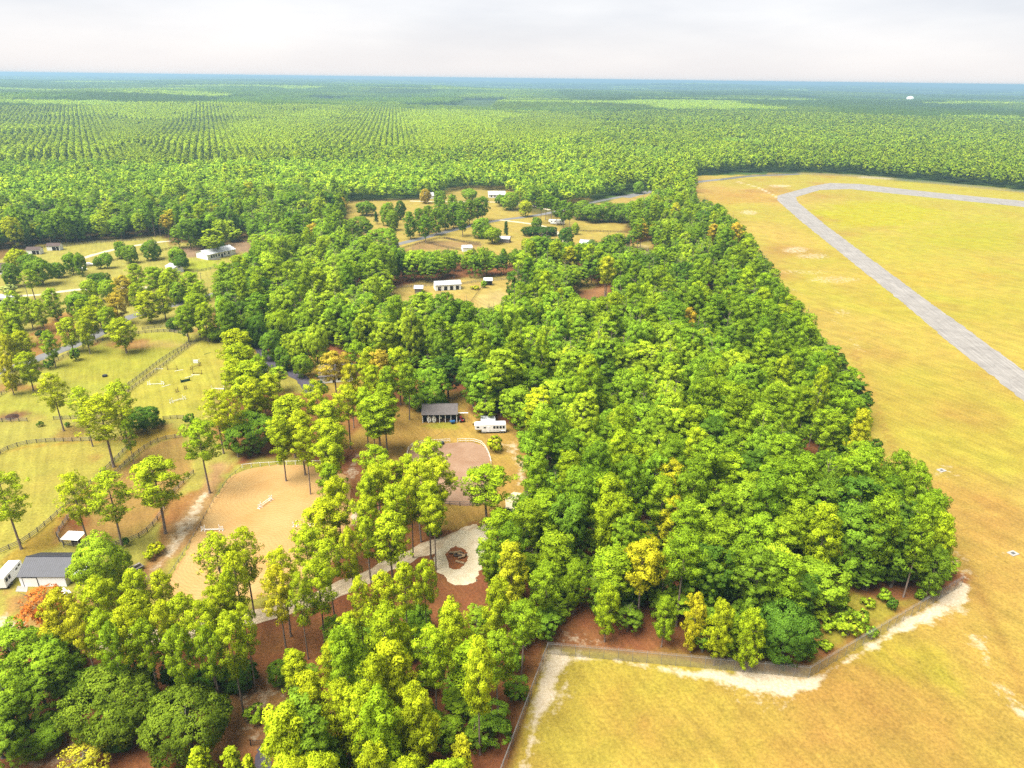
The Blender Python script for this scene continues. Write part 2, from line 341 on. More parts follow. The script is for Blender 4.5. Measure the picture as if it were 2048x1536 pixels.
# barn yard, straw, tracks
paint([(690, 880), (720, 860), (800, 800), (850, 785), (935, 785), (960, 835), (1040, 870), (1070, 930), (1060, 1000), (1000, 1030), (930, 1060), (820, 1040), (800, 930), (740, 930)], A(212, 172, 84), 2.5, 3)
paint([(500, 790), (620, 790), (700, 850), (690, 900), (560, 900), (470, 870)], A(176, 130, 66), 4, 5, 0.7)
paint([(530, 720), (560, 690), (700, 730), (780, 760), (700, 790), (640, 785), (560, 750)], A(200, 172, 72), 2, 3, 0.9)
paint_line([(262, 1186), (300, 1150), (335, 1112), (375, 1046), (410, 985)], 3.0, None, 2, 1.6, 1.0, to_sand=0.66)
sandpoly([(690, 900), (730, 900), (720, 960), (680, 960)], 0.55, 4, 3)
sandpoly([(1005, 890), (1035, 885), (1062, 930), (1055, 970), (1030, 970), (1030, 930)], 0.52, 3, 2)
sandpoly([(690, 1010), (720, 1005), (725, 1050), (690, 1050)], 0.8, 3, 2)
paint([(905, 835), (845, 852), (910, 862), (925, 855)], A(184, 180, 52), 1.2, 1, 0.8)
# mid-distance grass
paint([(-600, 640), (0, 520), (60, 490), (310, 473), (340, 490), (480, 470), (500, 500), (470, 560), (430, 600), (440, 660), (280, 660), (185, 690), (70, 742), (0, 750), (-600, 900)], A(206, 196, 92), 4, 5)
paint([(60, 650), (130, 630), (180, 660), (120, 690), (60, 720)], A(188, 124, 66), 4, 5, 0.8)
paint([(350, 500), (420, 490), (500, 480), (500, 500), (430, 515), (350, 512)], A(186, 150, 120), 3, 3, 0.9)
paint([(350, 520), (450, 518), (420, 540), (330, 545)], A(196, 206, 50), 4, 4, 0.8)
paint([(640, 440), (690, 402), (860, 398), (1010, 396), (1060, 430), (1260, 448), (1260, 475), (1170, 490), (1060, 530), (820, 515), (720, 490)], A(214, 190, 90), 5, 5)
paint([(690, 402), (860, 396), (900, 374), (1010, 370), (1070, 392), (1180, 380), (1180, 410), (1010, 404), (860, 404)], A(206, 184, 88), 5, 5)
paint([(1180, 410), (1290, 385), (1330, 390), (1200, 425)], A(214, 186, 96), 4, 4)
paint([(740, 640), (760, 582), (840, 560), (1020, 552), (1180, 550), (1200, 590), (1010, 650)], A(222, 194, 102), 3, 3)
paint([(960, 590), (1000, 575), (1030, 600), (950, 640)], A(228, 206, 130), 5, 4, 0.8)
paint([(1240, 500), (1300, 478), (1320, 500), (1280, 520)], A(206, 186, 90), 4, 4)
paint([(1140, 590), (1200, 572), (1240, 580), (1190, 610)], A(196, 140, 90), 3, 3)
paint([(790, 505), (850, 480), (960, 485), (960, 495), (850, 500)], A(188, 150, 100), 3, 3, 0.8)
# white sand
sandpoly([(1097, 1296), (1085, 1340), (1058, 1420), (1028, 1536), (1050, 1600), (1070, 1536), (1090, 1440), (1120, 1360), (1150, 1325), (1250, 1325), (1340, 1350), (1440, 1362), (1530, 1382), (1570, 1382), (1620, 1376), (1700, 1328), (1800, 1268), (1932, 1200), (1928, 1172), (1840, 1224), (1700, 1308), (1617, 1357), (1400, 1338), (1250, 1322)], 0.97, 2.2, 1.6)
sandpoly([(1400, 1340), (1530, 1355), (1620, 1372), (1560, 1410), (1480, 1400)], 0.34, 4, 3)
sandpoly([(1080, 1470), (1120, 1370), (1150, 1340), (1140, 1380), (1110, 1440)], 0.6, 3, 2)
sandpoly([(1850, 1205), (1930, 1180), (1930, 1215), (1860, 1250), (1830, 1240)], 0.55, 3, 2)
sandpoly([(1120, 1265), (1200, 1275), (1260, 1300), (1200, 1300), (1110, 1285)], 0.5, 3, 3)
sandpoly([(1935, 1270), (1960, 1275), (1990, 1340), (2060, 1430), (2060, 1470), (2010, 1400), (1970, 1330)], 0.62, 3, 2)
for (x, y, rx, ry, a) in [(1706, 675, 14, 7, .6), (1680, 625, 16, 6, .4), (1500, 425, 20, 6, .55), (1590, 500, 26, 7, .55), (1625, 512, 34, 6, .5), (1560, 372, 26, 3, .6), (1750, 356, 60, 3, .7), (1600, 545, 60, 5, .4), (1660, 560, 60, 8, .45), (1880, 942, 20, 7, .45), (2020, 1108, 16, 7, .4), (1910, 1130, 16, 20, .45), (1290, 493, 18, 4, .5)]:
    sandpoly([(x + rx * math.cos(t), y + ry * math.sin(t)) for t in np.linspace(0, 6.28, 12)[:-1]], a, 6, 3)
for off in (0, 9):
    paint_line([(1700 + off, 700), (1765 + off, 860), (1800 + off, 930), (1865 + off, 1010), (1925 + off, 1120), (1990 + off, 1260), (2060 + off, 1420)], .9, A(188, 146, 70), .8, .25, .45)
paint_line([(1470, 362), (1520, 376), (1556, 396)], 4, None, 2, 1.5, 1, to_sand=0.75)
paint_line([(1510, 520), (1560, 560), (1620, 600), (1690, 660), (1720, 700)], 2.2, None, 3, 2, 1, to_sand=0.33)
def ringquads():
    idx = np.arange(nr * na).reshape(nr, na)
    a = idx[:-1, :]; b = np.roll(idx, -1, 1)[:-1, :]; c = np.roll(idx, -1, 1)[1:, :]; d = idx[1:, :]
    return np.stack([a, d, c, b], -1).reshape(-1, 4)
gq = ringquads()
gv = np.c_[gx, gy, gz]; gv = np.vstack([gv, [[0, 0, 0]]])
faces = gq.tolist() + [(i, (i + 1) % na, nr * na) for i in range(na)]
gme = bpy.data.meshes.new('ground'); gme.from_pydata(gv, [], faces)
a_ = gme.attributes.new('soil', 'FLOAT_COLOR', 'POINT')
a_.data.foreach_set('color', np.c_[np.vstack([col, STRAW]), np.ones(NV + 1)].astype(np.float32).ravel())
a_ = gme.attributes.new('sand', 'FLOAT', 'POINT'); a_.data.foreach_set('value', np.append(sand, 0).astype(np.float32))
gme.polygons.foreach_set('use_smooth', np.ones(len(gme.polygons), bool)); gme.update()
def groundmat():
    m, t, o = newmat('ground_cover'); l = t.links.new
    b = N(t, 'ShaderNodeBsdfPrincipled'); b.inputs['Roughness'].default_value = 0.95; b.inputs['Specular IOR Level'].default_value = 0.1
    ca = N(t, 'ShaderNodeAttribute', attribute_name='soil'); sa = N(t, 'ShaderNodeAttribute', attribute_name='sand')
    tx = N(t, 'ShaderNodeTexCoord')
    def noise(scale, det, rough=0.6, stretch=None):
        n = N(t, 'ShaderNodeTexNoise'); n.inputs['Scale'].default_value = scale; n.inputs['Detail'].default_value = det; n.inputs['Roughness'].default_value = rough
        if stretch:
            mm = N(t, 'ShaderNodeMapping', vector_type='TEXTURE'); mm.inputs['Rotation'].default_value = (0, 0, stretch[0]); mm.inputs['Scale'].default_value = (1 / stretch[1], 1 / stretch[2], 1)
            l(tx.outputs['Object'], mm.inputs[0]); l(mm.outputs[0], n.inputs['Vector'])
        else: l(tx.outputs['Object'], n.inputs['Vector'])
        return n
    def rng(src, a, b_, c, d):
        r = N(t, 'ShaderNodeMapRange'); r.inputs['From Min'].default_value = a; r.inputs['From Max'].default_value = b_; r.inputs['To Min'].default_value = c; r.inputs['To Max'].default_value = d; l(src, r.inputs['Value']); return r
    nf = noise(1.7, 6, 0.75); nm = noise(0.16, 5); ns = noise(0.9, 3, 0.5, (R(118), 0.05, 0.8)); nsp = noise(0.55, 2, 0.5)
    v = N(t, 'ShaderNodeMath', operation='MULTIPLY'); l(rng(nf.outputs['Fac'], 0.3, 0.7, 0.62, 1.34).outputs[0], v.inputs[0]); l(rng(nm.outputs['Fac'], 0.3, 0.7, 0.84, 1.14).outputs[0], v.inputs[1])
    v2 = N(t, 'ShaderNodeMath', operation='MULTIPLY'); l(v.outputs[0], v2.inputs[0]); l(rng(ns.outputs['Fac'], 0.3, 0.7, 0.88, 1.12).outputs[0], v2.inputs[1])
    v3 = N(t, 'ShaderNodeMath', operation='MULTIPLY'); l(v2.outputs[0], v3.inputs[0]); l(rng(nsp.outputs['Fac'], 0.27, 0.36, 0.78, 1.0).outputs[0], v3.inputs[1])
    mu = N(t, 'ShaderNodeMixRGB', blend_type='MULTIPLY'); mu.inputs['Fac'].default_value = 1; l(ca.outputs['Color'], mu.inputs['Color1']); l(v3.outputs[0], mu.inputs['Color2'])
    hs = N(t, 'ShaderNodeHueSaturation'); l(mu.outputs[0], hs.inputs['Color']); l(rng(noise(0.07, 6, 0.65).outputs['Fac'], 0.3, 0.7, 0.488, 0.512).outputs[0], hs.inputs['Hue'])
    # ragged sand: mask against noise
    n2 = noise(0.55, 7, 0.72)
    ad = N(t, 'ShaderNodeMath', operation='ADD'); l(sa.outputs['Fac'], ad.inputs[0]); l(rng(n2.outputs['Fac'], 0.25, 0.75, -0.5, 0.5).outputs[0], ad.inputs[1])
    sm = rng(ad.outputs[0], 0.36, 0.86, 0, 1); sm.clamp = True
    gate = rng(sa.outputs['Fac'], 0.02, 0.2, 0, 1); gate.clamp = True
    gm = N(t, 'ShaderNodeMath', operation='MULTIPLY'); l(sm.outputs[0], gm.inputs[0]); l(gate.outputs[0], gm.inputs[1])
    sc = N(t, 'ShaderNodeValToRGB'); sc.color_ramp.elements[0].position = .3; sc.color_ramp.elements[1].position = .65
    sc.color_ramp.elements[0].color = A(228, 200, 156, .30) + (1,); sc.color_ramp.elements[1].color = A(250, 236, 208, .36) + (1,); l(nf.outputs['Fac'], sc.inputs[0])
    mx = N(t, 'ShaderNodeMixRGB'); l(gm.outputs[0], mx.inputs['Fac']); l(hs.outputs[0], mx.inputs['Color1']); l(sc.outputs[0], mx.inputs['Color2'])
    bp = N(t, 'ShaderNodeBump'); bp.inputs['Strength'].default_value = 0.5; bp.inputs['Distance'].default_value = 0.25; l(nf.outputs['Fac'], bp.inputs['Height'])
    l(mx.outputs[0], b.inputs['Base Color']); l(bp.outputs[0], b.inputs['Normal']); l(b.outputs[0], o.inputs[0]); return m
gme.materials.append(groundmat())
tag(link('ground', gme), kind='structure')

# ------------------------------------------------------------------ sheets laid on the ground
def smooth_poly(P, step=1.2, jit=0.35, closed=True, rnd=2):
    P = np.asarray(P, float)
    for _ in range(rnd):
        q = []; n = len(P)
        for i in range(n if closed else n - 1):
            a, b = P[i], P[(i + 1) % n]; q += [a * .75 + b * .25, a * .25 + b * .75]
        if not closed: q = [P[0]] + q + [P[-1]]
        P = np.array(q)
    o = []
    n = len(P)
    for i in range(n if closed else n - 1):
        a, b = P[i], P[(i + 1) % n]; k = max(1, int(np.hypot(*(b - a)) / step))
        for j in range(k): o.append(a + (b - a) * j / k)
    if not closed: o.append(P[-1])
    o = np.array(o)
    return o + RNG.normal(0, jit, o.shape) * 0.6 + ((np.c_[vnoise(o, 3, 21), vnoise(o, 3, 22)]) - 0.5) * jit * 3
def sheet(name, poly, z, mat):
    me = bpy.data.meshes.new(name); me.from_pydata([(p[0], p[1], z) for p in poly], [], [tuple(range(len(poly)))])
    me.update()
    if me.polygons[0].normal.z < 0: me.flip_normals()
    me.materials.append(mat); return tag(link(name, me), kind='structure')
def strip(name, pts, w, z, mat, jit=0.3, rnd=2):
    c = smooth_poly(G(pts), 1.5, 0.0, False, rnd)
    d = np.gradient(c, axis=0); d /= np.linalg.norm(d, axis=1)[:, None]; nrm = np.c_[-d[:, 1], d[:, 0]]
    j1 = (vnoise(c, 2.5, 31) - .5) * jit * 3 + RNG.normal(0, jit * .4, len(c)); j2 = (vnoise(c, 2.5, 32) - .5) * jit * 3 + RNG.normal(0, jit * .4, len(c))
    a = c + nrm * (w / 2 + j1)[:, None]; b = c - nrm * (w / 2 + j2)[:, None]; n = len(c)
    me = bpy.data.meshes.new(name)
    me.from_pydata([(p[0], p[1], z) for p in a] + [(p[0], p[1], z) for p in b], [], [(n + i, n + i + 1, i + 1, i) for i in range(n - 1)])
    me.update()
    me.materials.append(mat); return tag(link(name, me), kind='structure')
def surfmat(name, c0, c1, scale=0.5, rings=None, streak=None, speck=0.2, cracks=False):
    m, t, o = newmat(name); l = t.links.new
    b = N(t, 'ShaderNodeBsdfPrincipled'); b.inputs['Roughness'].default_value = 0.95; b.inputs['Specular IOR Level'].default_value = 0.15
    tx = N(t, 'ShaderNodeTexCoord')
    n0 = N(t, 'ShaderNodeTexNoise'); n0.inputs['Scale'].default_value = scale; n0.inputs['Detail'].default_value = 8; n0.inputs['Roughness'].default_value = 0.7; l(tx.outputs['Object'], n0.inputs['Vector'])
    r = N(t, 'ShaderNodeValToRGB'); r.color_ramp.elements[0].position = .3; r.color_ramp.elements[1].position = .7
    r.color_ramp.elements[0].color = tuple(c0) + (1,); r.color_ramp.elements[1].color = tuple(c1) + (1,); l(n0.outputs['Fac'], r.inputs[0]); cur = r.outputs[0]
    def mult(src, lo, hi, a, bb, fac=1.0):
        nonlocal cur
        mr = N(t, 'ShaderNodeMapRange'); mr.inputs['From Min'].default_value = lo; mr.inputs['From Max'].default_value = hi; mr.inputs['To Min'].default_value = a; mr.inputs['To Max'].default_value = bb; l(src, mr.inputs['Value'])
        mu = N(t, 'ShaderNodeMixRGB', blend_type='MULTIPLY'); mu.inputs['Fac'].default_value = fac; l(cur, mu.inputs['Color1']); l(mr.outputs[0], mu.inputs['Color2']); cur = mu.outputs[0]
    n1 = N(t, 'ShaderNodeTexNoise'); n1.inputs['Scale'].default_value = 4; n1.inputs['Detail'].default_value = 5; l(tx.outputs['Object'], n1.inputs['Vector']); mult(n1.outputs['Fac'], .3, .7, 1 - speck, 1 + speck)
    if streak:
        mp = N(t, 'ShaderNodeMapping', vector_type='TEXTURE'); mp.inputs['Rotation'].default_value = (0, 0, -streak[0]); mp.inputs['Scale'].default_value = (1 / streak[1], 1 / streak[2], 1); l(tx.outputs['Object'], mp.inputs[0])
        n2 = N(t, 'ShaderNodeTexNoise'); n2.inputs['Scale'].default_value = 1; n2.inputs['Detail'].default_value = 6; n2.inputs['Roughness'].default_value = .6; l(mp.outputs[0], n2.inputs['Vector']); mult(n2.outputs['Fac'], .35, .65, .8, 1.15)
    if rings:
        for (x, y, sc, dis, amt) in rings:
            mp = N(t, 'ShaderNodeMapping'); mp.inputs['Location'].default_value = (-x, -y, 0); l(tx.outputs['Object'], mp.inputs[0])
            w = N(t, 'ShaderNodeTexWave', wave_type='RINGS', rings_direction='Z'); w.inputs['Scale'].default_value = sc; w.inputs['Distortion'].default_value = dis; w.inputs['Detail'].default_value = 3; w.inputs['Detail Scale'].default_value = .35
            l(mp.outputs[0], w.inputs['Vector']); mult(w.outputs['Fac'], 0.0, 0.45, 1 - amt, 1.03)
    if cracks:
        vo = N(t, 'ShaderNodeTexVoronoi', feature='DISTANCE_TO_EDGE'); vo.inputs['Scale'].default_value = .13; l(tx.outputs['Object'], vo.inputs['Vector']); mult(vo.outputs['Distance'], 0.0, 0.03, 0.86, 1.0)
    l(cur, b.inputs['Base Color']); l(b.outputs[0], o.inputs[0]); return m
def _dir(a, b): p, q = at(*a), at(*b); return math.atan2(q[1] - p[1], q[0] - p[0])
RWDIR = _dir((1600, 440), (2048, 780))
M_TARMAC = surfmat('worn_asphalt', A(184, 178, 172), A(218, 212, 205), .12, streak=(-RWDIR, .05, 1.3), speck=.12, cracks=True)
M_ASPH = surfmat('grey_asphalt', A(150, 150, 150), A(182, 180, 178), .3, speck=.12)
M_ASPHD = surfmat('dark_asphalt', A(92, 88, 104), A(132, 122, 136), .4, speck=.15)
ac = at(540, 1060); ac2 = at(450, 1120); ac3 = at(560, 985)
M_ARENA = surfmat('arena_sand', A(240, 186, 112), A(250, 208, 138), .12, rings=[(ac[0], ac[1], .5, 16, .06), (ac3[0], ac3[1], .32, 9, .05), (ac2[0], ac2[1], .4, 14, .07)], speck=.08)
M_RING = surfmat('ring_dirt', A(194, 150, 116), A(222, 184, 152), .22, rings=[(at(900, 940)[0], at(900, 940)[1], .5, 14, .16)], speck=.16)
M_TRACK = surfmat('pale_dirt_track', A(220, 190, 148, .34), A(250, 232, 200, .36), .5, speck=.22, streak=(-_dir((640, 1195), (840, 1105)), .12, 1.6))
M_SANDT = surfmat('pale_sand', A(234, 212, 170, .34), A(252, 240, 212, .36), .5, speck=.2)
M_STRAWM = surfmat('pine_straw', A(164, 98, 54), A(198, 126, 72), .6, speck=.3)
# taxiway, corners as in the photograph
sheet('runway', smooth_poly(G([(2048, 402), (1860, 384), (1720, 368), (1660, 366), (1625, 372), (1556, 391), (1554, 400), (1600, 441), (1700, 521), (1800, 601), (1900, 686), (2048, 803), (2400, 1085), (2400, 960), (2048, 742), (1950, 670), (1850, 598), (1750, 524), (1650, 449), (1594, 403), (1592, 394), (1640, 380), (1700, 378), (1850, 394), (2048, 414), (2500, 452), (2500, 442)]), 2, .3, True, 0), 0.03, M_TARMAC)
strip('service_road', [(1250, 395), (1330, 376), (1392, 364), (1450, 358), (1500, 352), (1560, 350), (1600, 348)], 9, .03, M_ASPH, .4)
sheet('sand_arena', smooth_poly(G([(487, 938), (560, 930), (640, 931), (690, 945), (705, 990), (705, 1040), (690, 1095), (640, 1150), (560, 1190), (430, 1200), (335, 1195), (330, 1165), (358, 1128), (390, 1070), (428, 1000), (455, 960)])), .03, M_ARENA)
sheet('riding_ring', smooth_poly(G([(815, 925), (816, 902), (832, 890), (880, 886), (940, 884), (966, 890), (980, 920), (984, 960), (982, 1008), (930, 1010), (850, 1008), (818, 1000)])), .03, M_RING)
strip('dirt_track', [(200, 1290), (300, 1275), (400, 1258), (480, 1240), (560, 1220), (640, 1195), (720, 1160), (800, 1120), (880, 1087), (930, 1066), (960, 1058)], 4.4, .028, M_TRACK, .45)
sheet('turnaround', smooth_poly(G([(880, 1092), (905, 1072), (940, 1058), (975, 1052), (985, 1062), (972, 1085), (972, 1110), (968, 1135), (955, 1152), (958, 1168), (930, 1172), (905, 1168), (885, 1150), (860, 1120)]), 1.0, .5), .034, M_SANDT)
sheet('straw_island', smooth_poly(G([(893, 1100), (910, 1090), (930, 1097), (940, 1112), (932, 1128), (915, 1142), (898, 1140), (890, 1120)]), .8, .35), .045, M_STRAWM)
strip('sandy_spur', [(960, 1062), (1000, 1048), (1022, 1010), (1035, 985)], 3.2, .03, M_SANDT, .6)
strip('asphalt_road', [(-120, 790), (0, 748), (85, 713), (150, 690), (185, 675), (240, 640), (300, 622), (345, 610), (430, 588), (480, 578), (560, 555), (650, 530), (740, 505), (800, 487), (850, 475), (910, 459), (960, 447), (1000, 440), (1060, 433), (1110, 424), (1180, 405), (1250, 392), (1300, 382)], 6.0, .026, M_ASPH, .25)
strip('driveway', [(470, 640), (500, 670), (520, 695), (535, 722), (565, 738), (595, 750), (612, 765), (622, 785)], 4.6, .03, M_ASPHD, .25)
strip('side_driveway', [(535, 722), (522, 738), (515, 755)], 4, .034, M_ASPHD, .25)
strip('sandy_driveway', [(-60, 592), (0, 590), (60, 592), (115, 585), (160, 578), (230, 574), (300, 576)], 4.0, .03, M_SANDT, .5)
strip('gravel_lane', [(150, 522), (185, 510), (240, 496), (310, 485), (340, 482)], 3.6, .03, M_SANDT, .4)
strip('pasture_lane', [(820, 402), (900, 404), (985, 403), (1060, 410), (1100, 420)], 4.0, .03, M_SANDT, .4)
strip('field_drive', [(1000, 440), (1060, 447), (1100, 455), (1120, 470), (1130, 485)], 3.6, .032, M_SANDT, .4)
sheet('parking_pad', smooth_poly(G([(505, 1536), (512, 1495), (535, 1485), (545, 1510), (540, 1560), (510, 1560)]), 1, .3), .03, M_ASPHD)
sheet('yard_apron', G([(31, 1183), (35, 1172), (56, 1172), (54, 1184)]), .03, M_CONC)

# ------------------------------------------------------------------ tree meshes
def trimesh(name, V, Nn, tint, mat):
    n = len(V) // 3
    me = bpy.data.meshes.new(name); me.vertices.add(n * 3); me.vertices.foreach_set('co', V.astype(np.float32).ravel())
    me.loops.add(n * 3); me.loops.foreach_set('vertex_index', np.arange(n * 3, dtype=np.int32))
    me.polygons.add(n); me.polygons.foreach_set('loop_start', np.arange(0, n * 3, 3, dtype=np.int32))
    me.polygons.foreach_set('use_smooth', np.ones(n, bool)); me.update(calc_edges=True)
    t = me.attributes.new('tint', 'FLOAT', 'POINT'); t.data.foreach_set('value', tint.astype(np.float32))
    me.normals_split_custom_set_from_vertices(Nn.astype(np.float32)); me.materials.append(mat); me.update(); return me
def unit(v): return v / np.maximum(np.linalg.norm(v, axis=-1, keepdims=True), 1e-9)
def rsph(rg, n): return unit(rg.normal(size=(n, 3)))
def leaves(rg, C, crad, per, size, outward, tintc, spread=0.45, flat=0.75, radial=0.6, aspect=0.55):
    """blades around clump centres C; returns V, N, tint"""
    k = len(C); c = np.repeat(C, per, 0); o = np.repeat(outward, per, 0); r = np.repeat(crad, per)[:, None]; n = len(c)
    d = unit(rsph(rg, n) + o * 0.55); dd = d * np.array([1, 1, flat])
    p = c + dd * r * rg.uniform(0.35, 1.0, (n, 1)) ** 0.6
    nr_ = unit(d * spread + o * (1 - spread) + np.array([0, 0, .12]) + rsph(rg, n) * .2)
    pn = unit(nr_ + rsph(rg, n) * .75); ax = unit(np.cross(pn, rsph(rg, n))); side = np.cross(pn, ax)
    s = size * rg.uniform(0.7, 1.35, (n, 1))
    a = p - ax * s * .5; b = p + ax * s * .5 + side * s * aspect; e = p + ax * s * .5 - side * s * aspect
    gn = np.cross(b - a, e - a); flip = (gn * nr_).sum(1) < 0
    b2 = np.where(flip[:, None], e, b); e2 = np.where(flip[:, None], b, e)
    V = np.stack([a, b2, e2], 1).reshape(-1, 3); NN = np.repeat(nr_, 3, 0)
    tn = np.repeat(np.repeat(tintc, per) * rg.uniform(.85, 1.15, n), 3)
    return V, NN, tn
def pine_crown(seed, h=20., Rr=3.6, cb=.45, nb=44, tufts=4, per=62, blade=.38, cone=False, tr=.9):
    rg = np.random.default_rng(seed); C = []; O = []
    for i in range(nb):
        t = (i + rg.uniform(0, .9)) / nb; z = h * (cb + (.97 - cb) * t)
        prof = (1 - t) ** .85 * .95 + .08 if cone else math.sqrt(max(0, 1 - t ** 3.2)) * min(1, .5 + t * 1.5)
        r = Rr * prof * rg.uniform(.6, 1.12); az = i * 2.39996 + rg.uniform(-.5, .5)
        dr = np.array([math.cos(az), math.sin(az), 0])
        for j in range(tufts):
            f = .38 + .62 * (j + rg.uniform(0, 1)) / tufts
            p = dr * r * f + np.array([0, 0, z + r * f * rg.uniform(.05, .32)]) + rg.normal(0, .32, 3)
            C.append(p); O.append(unit(np.array([p[0], p[1], (p[2] - h * (cb + .25)) * .55]) + 1e-3))
    C.append(np.array([0, 0, h * .985])); O.append(np.array([0, 0, 1.]))
    C = np.array(C); O = np.array(O)
    return leaves(rg, C, rg.uniform(tr * .75, tr * 1.2, len(C)), per, blade, O, rg.uniform(.68, 1.28, len(C)), spread=.76, radial=.8, aspect=.26)
def broad_crown(seed, h=16., Rr=5., cb=.22, nl=9, clumps=175, per=70, size=.31, tall=1.0):
    rg = np.random.default_rng(seed); zc = h * (cb + (1 - cb) * .5); hz_ = h * (1 - cb) * .5
    lc, lr = [], []
    for i in range(nl):
        az = i * 2.39996 + rg.uniform(-.4, .4); u = rg.uniform(-.8, .62) if i else .55
        q = math.sqrt(max(0, 1 - u * u)) * (rg.uniform(.42, .62) if i else .1)
        lc.append((Rr * q * math.cos(az), Rr * q * math.sin(az), zc + hz_ * u * .72)); lr.append(Rr * rg.uniform(.42, .58))
    lc = np.array(lc); lr = np.array(lr); C = []; O = []
    while len(C) < clumps:
        i = rg.integers(nl); d = rsph(rg, 1)[0]
        if d[2] < -.35 and rg.uniform() < .7: continue
        p = lc[i] + d * lr[i] * np.array([1, 1, hz_ / Rr * 1.05 if hz_ > Rr * .8 else .9]) * rg.uniform(.82, 1.08)
        if (np.linalg.norm(lc - p, axis=1) < lr * .72).any(): continue
        if p[2] > h or p[2] < h * cb * .7: continue
        C.append(p); O.append(unit(d * .6 + unit(p - np.array([0, 0, zc])) * .5))
    C = np.array(C); O = np.array(O)
    return leaves(rg, C, rg.uniform(.6, 1.15, len(C)) * min(Rr, 5.2) / 5, per, size, O, rg.uniform(.68, 1.28, len(C)), spread=.45, flat=.65, radial=.35, aspect=.5)
def trunk_mesh(seed, name, h, r, top, limbs, mat, Rr):
    rg = random.Random(seed); b = MB(); bend = (rg.uniform(-.3, .3), rg.uniform(-.3, .3))
    P = lambda f: (bend[0] * math.sin(f * 3), bend[1] * math.sin(f * 2.4), h * f)
    fs = [0, .04, .2, .4, .6, .8, 1.0]
    fs = [f * top for f in fs]
    b.tube([P(f) for f in fs], [r * 1.35, r, r * .9, r * .78, r * .62, r * .42, r * .15], 7)
    for i in range(limbs):
        f = top * (.5 + .45 * i / max(1, limbs)); az = i * 2.4 + rg.uniform(-.4, .4); L_ = Rr * rg.uniform(.55, .85); p = Vector(P(f))
        e = p + Vector((math.cos(az) * L_, math.sin(az) * L_, L_ * rg.uniform(.2, .7))); m_ = (p + e) / 2 + Vector((0, 0, -.1 * L_))
        b.tube([p, m_, e], [r * .36, r * .24, r * .07], 4, False)
    return b.mesh(name, mat)
PROTO = {}
def add_proto(kind, gen, trunk, h, Rr, cfrac):
    V, Nn, tn = gen
    PROTO.setdefault(kind, []).append(dict(c=trimesh(kind + '_crown', V, Nn, tn, M_LEAF), ci=trimesh(kind + '_crown_wood', V, Nn, tn, M_LEAFI), t=trunk, h=h, R=Rr, cf=cfrac))
for s in range(9):
    add_proto('pine', pine_crown(100 + s, 20, (3.5, 3.2, 3.7, 3.4, 3.8, 3.1, 3.6, 3.3, 3.5)[s], (.32, .40, .44, .28, .50, .35, .54, .38, .47)[s], (44, 40, 33, 48, 28, 42, 25, 38, 30)[s]), trunk_mesh(s, 'pine_trunk', 20, .20, .93, 9, M_BARK, 3.5), 20, 3.4, .72)
for s in range(2):
    add_proto('open_pine', pine_crown(130 + s, 20, 3.6, .42, 38, 5, 32, .36, tr=.72), trunk_mesh(40 + s, 'open_pine_trunk', 20, .20, .93, 14, M_BARK, 3.6), 20, 3.5, .72)
for s in range(4):
    add_proto('low_pine', pine_crown(170 + s, 15, 4.3, (.14, .22, .1, .26)[s], 52, 4, 60, .38), trunk_mesh(45 + s, 'low_pine_trunk', 15, .24, .93, 9, M_BARK, 3.8), 15, 4.2, (.58, .6, .56, .62)[s])
for s in range(3):
    add_proto('young_pine', pine_crown(150 + s, 12, 2.3, .18, 40, 4, 18, .55, cone=True, tr=.6), trunk_mesh(50 + s, 'young_pine_trunk', 12, .15, .93, 5, M_BARK, 2.0), 12, 2.5, .58)
for s in range(9):
    add_proto('broad', broad_crown(200 + s, 16, 5, (.08, .12, .06, .14, .1, .05, .16, .08, .12)[s], (9, 10, 8, 11, 9, 7, 6, 12, 8)[s]), trunk_mesh(60 + s, 'broadleaf_trunk', 16, .28, .8, 8, M_BARK2, 4.2), 16, 5.0, .6)
for s in range(3):
    add_proto('poplar', broad_crown(230 + s, 20, 4.0, .2, 11, 175, 70, .31), trunk_mesh(70 + s, 'tall_trunk', 20, .26, .85, 8, M_BARK2, 3.2), 20, 4.2, .62)
for s in range(2):
    add_proto('oak', broad_crown(250 + s, 12, 6.5, .03, 12, 520, 64, .28), trunk_mesh(80 + s, 'oak_trunk', 12, .4, .75, 9, M_BARK2, 5), 12, 6.6, .52)
for s in range(2):
    add_proto('shrub', broad_crown(270 + s, 3, 1.8, .02, 6, 60, 26, .3), trunk_mesh(90 + s, 'shrub_stem', 3, .07, .7, 5, M_BARK2, 1.4), 3, 1.9, .5)
def autumn_crown(seed):
    V, Nn, tn = broad_crown(seed, 13, 4.6, .12, 11, 210, 16, .36); return V, Nn, tn
add_proto('sparse', autumn_crown(290), trunk_mesh(99, 'sparse_trunk', 13, .22, .9, 22, M_BARK2, 4.6), 13, 4.8, .55)

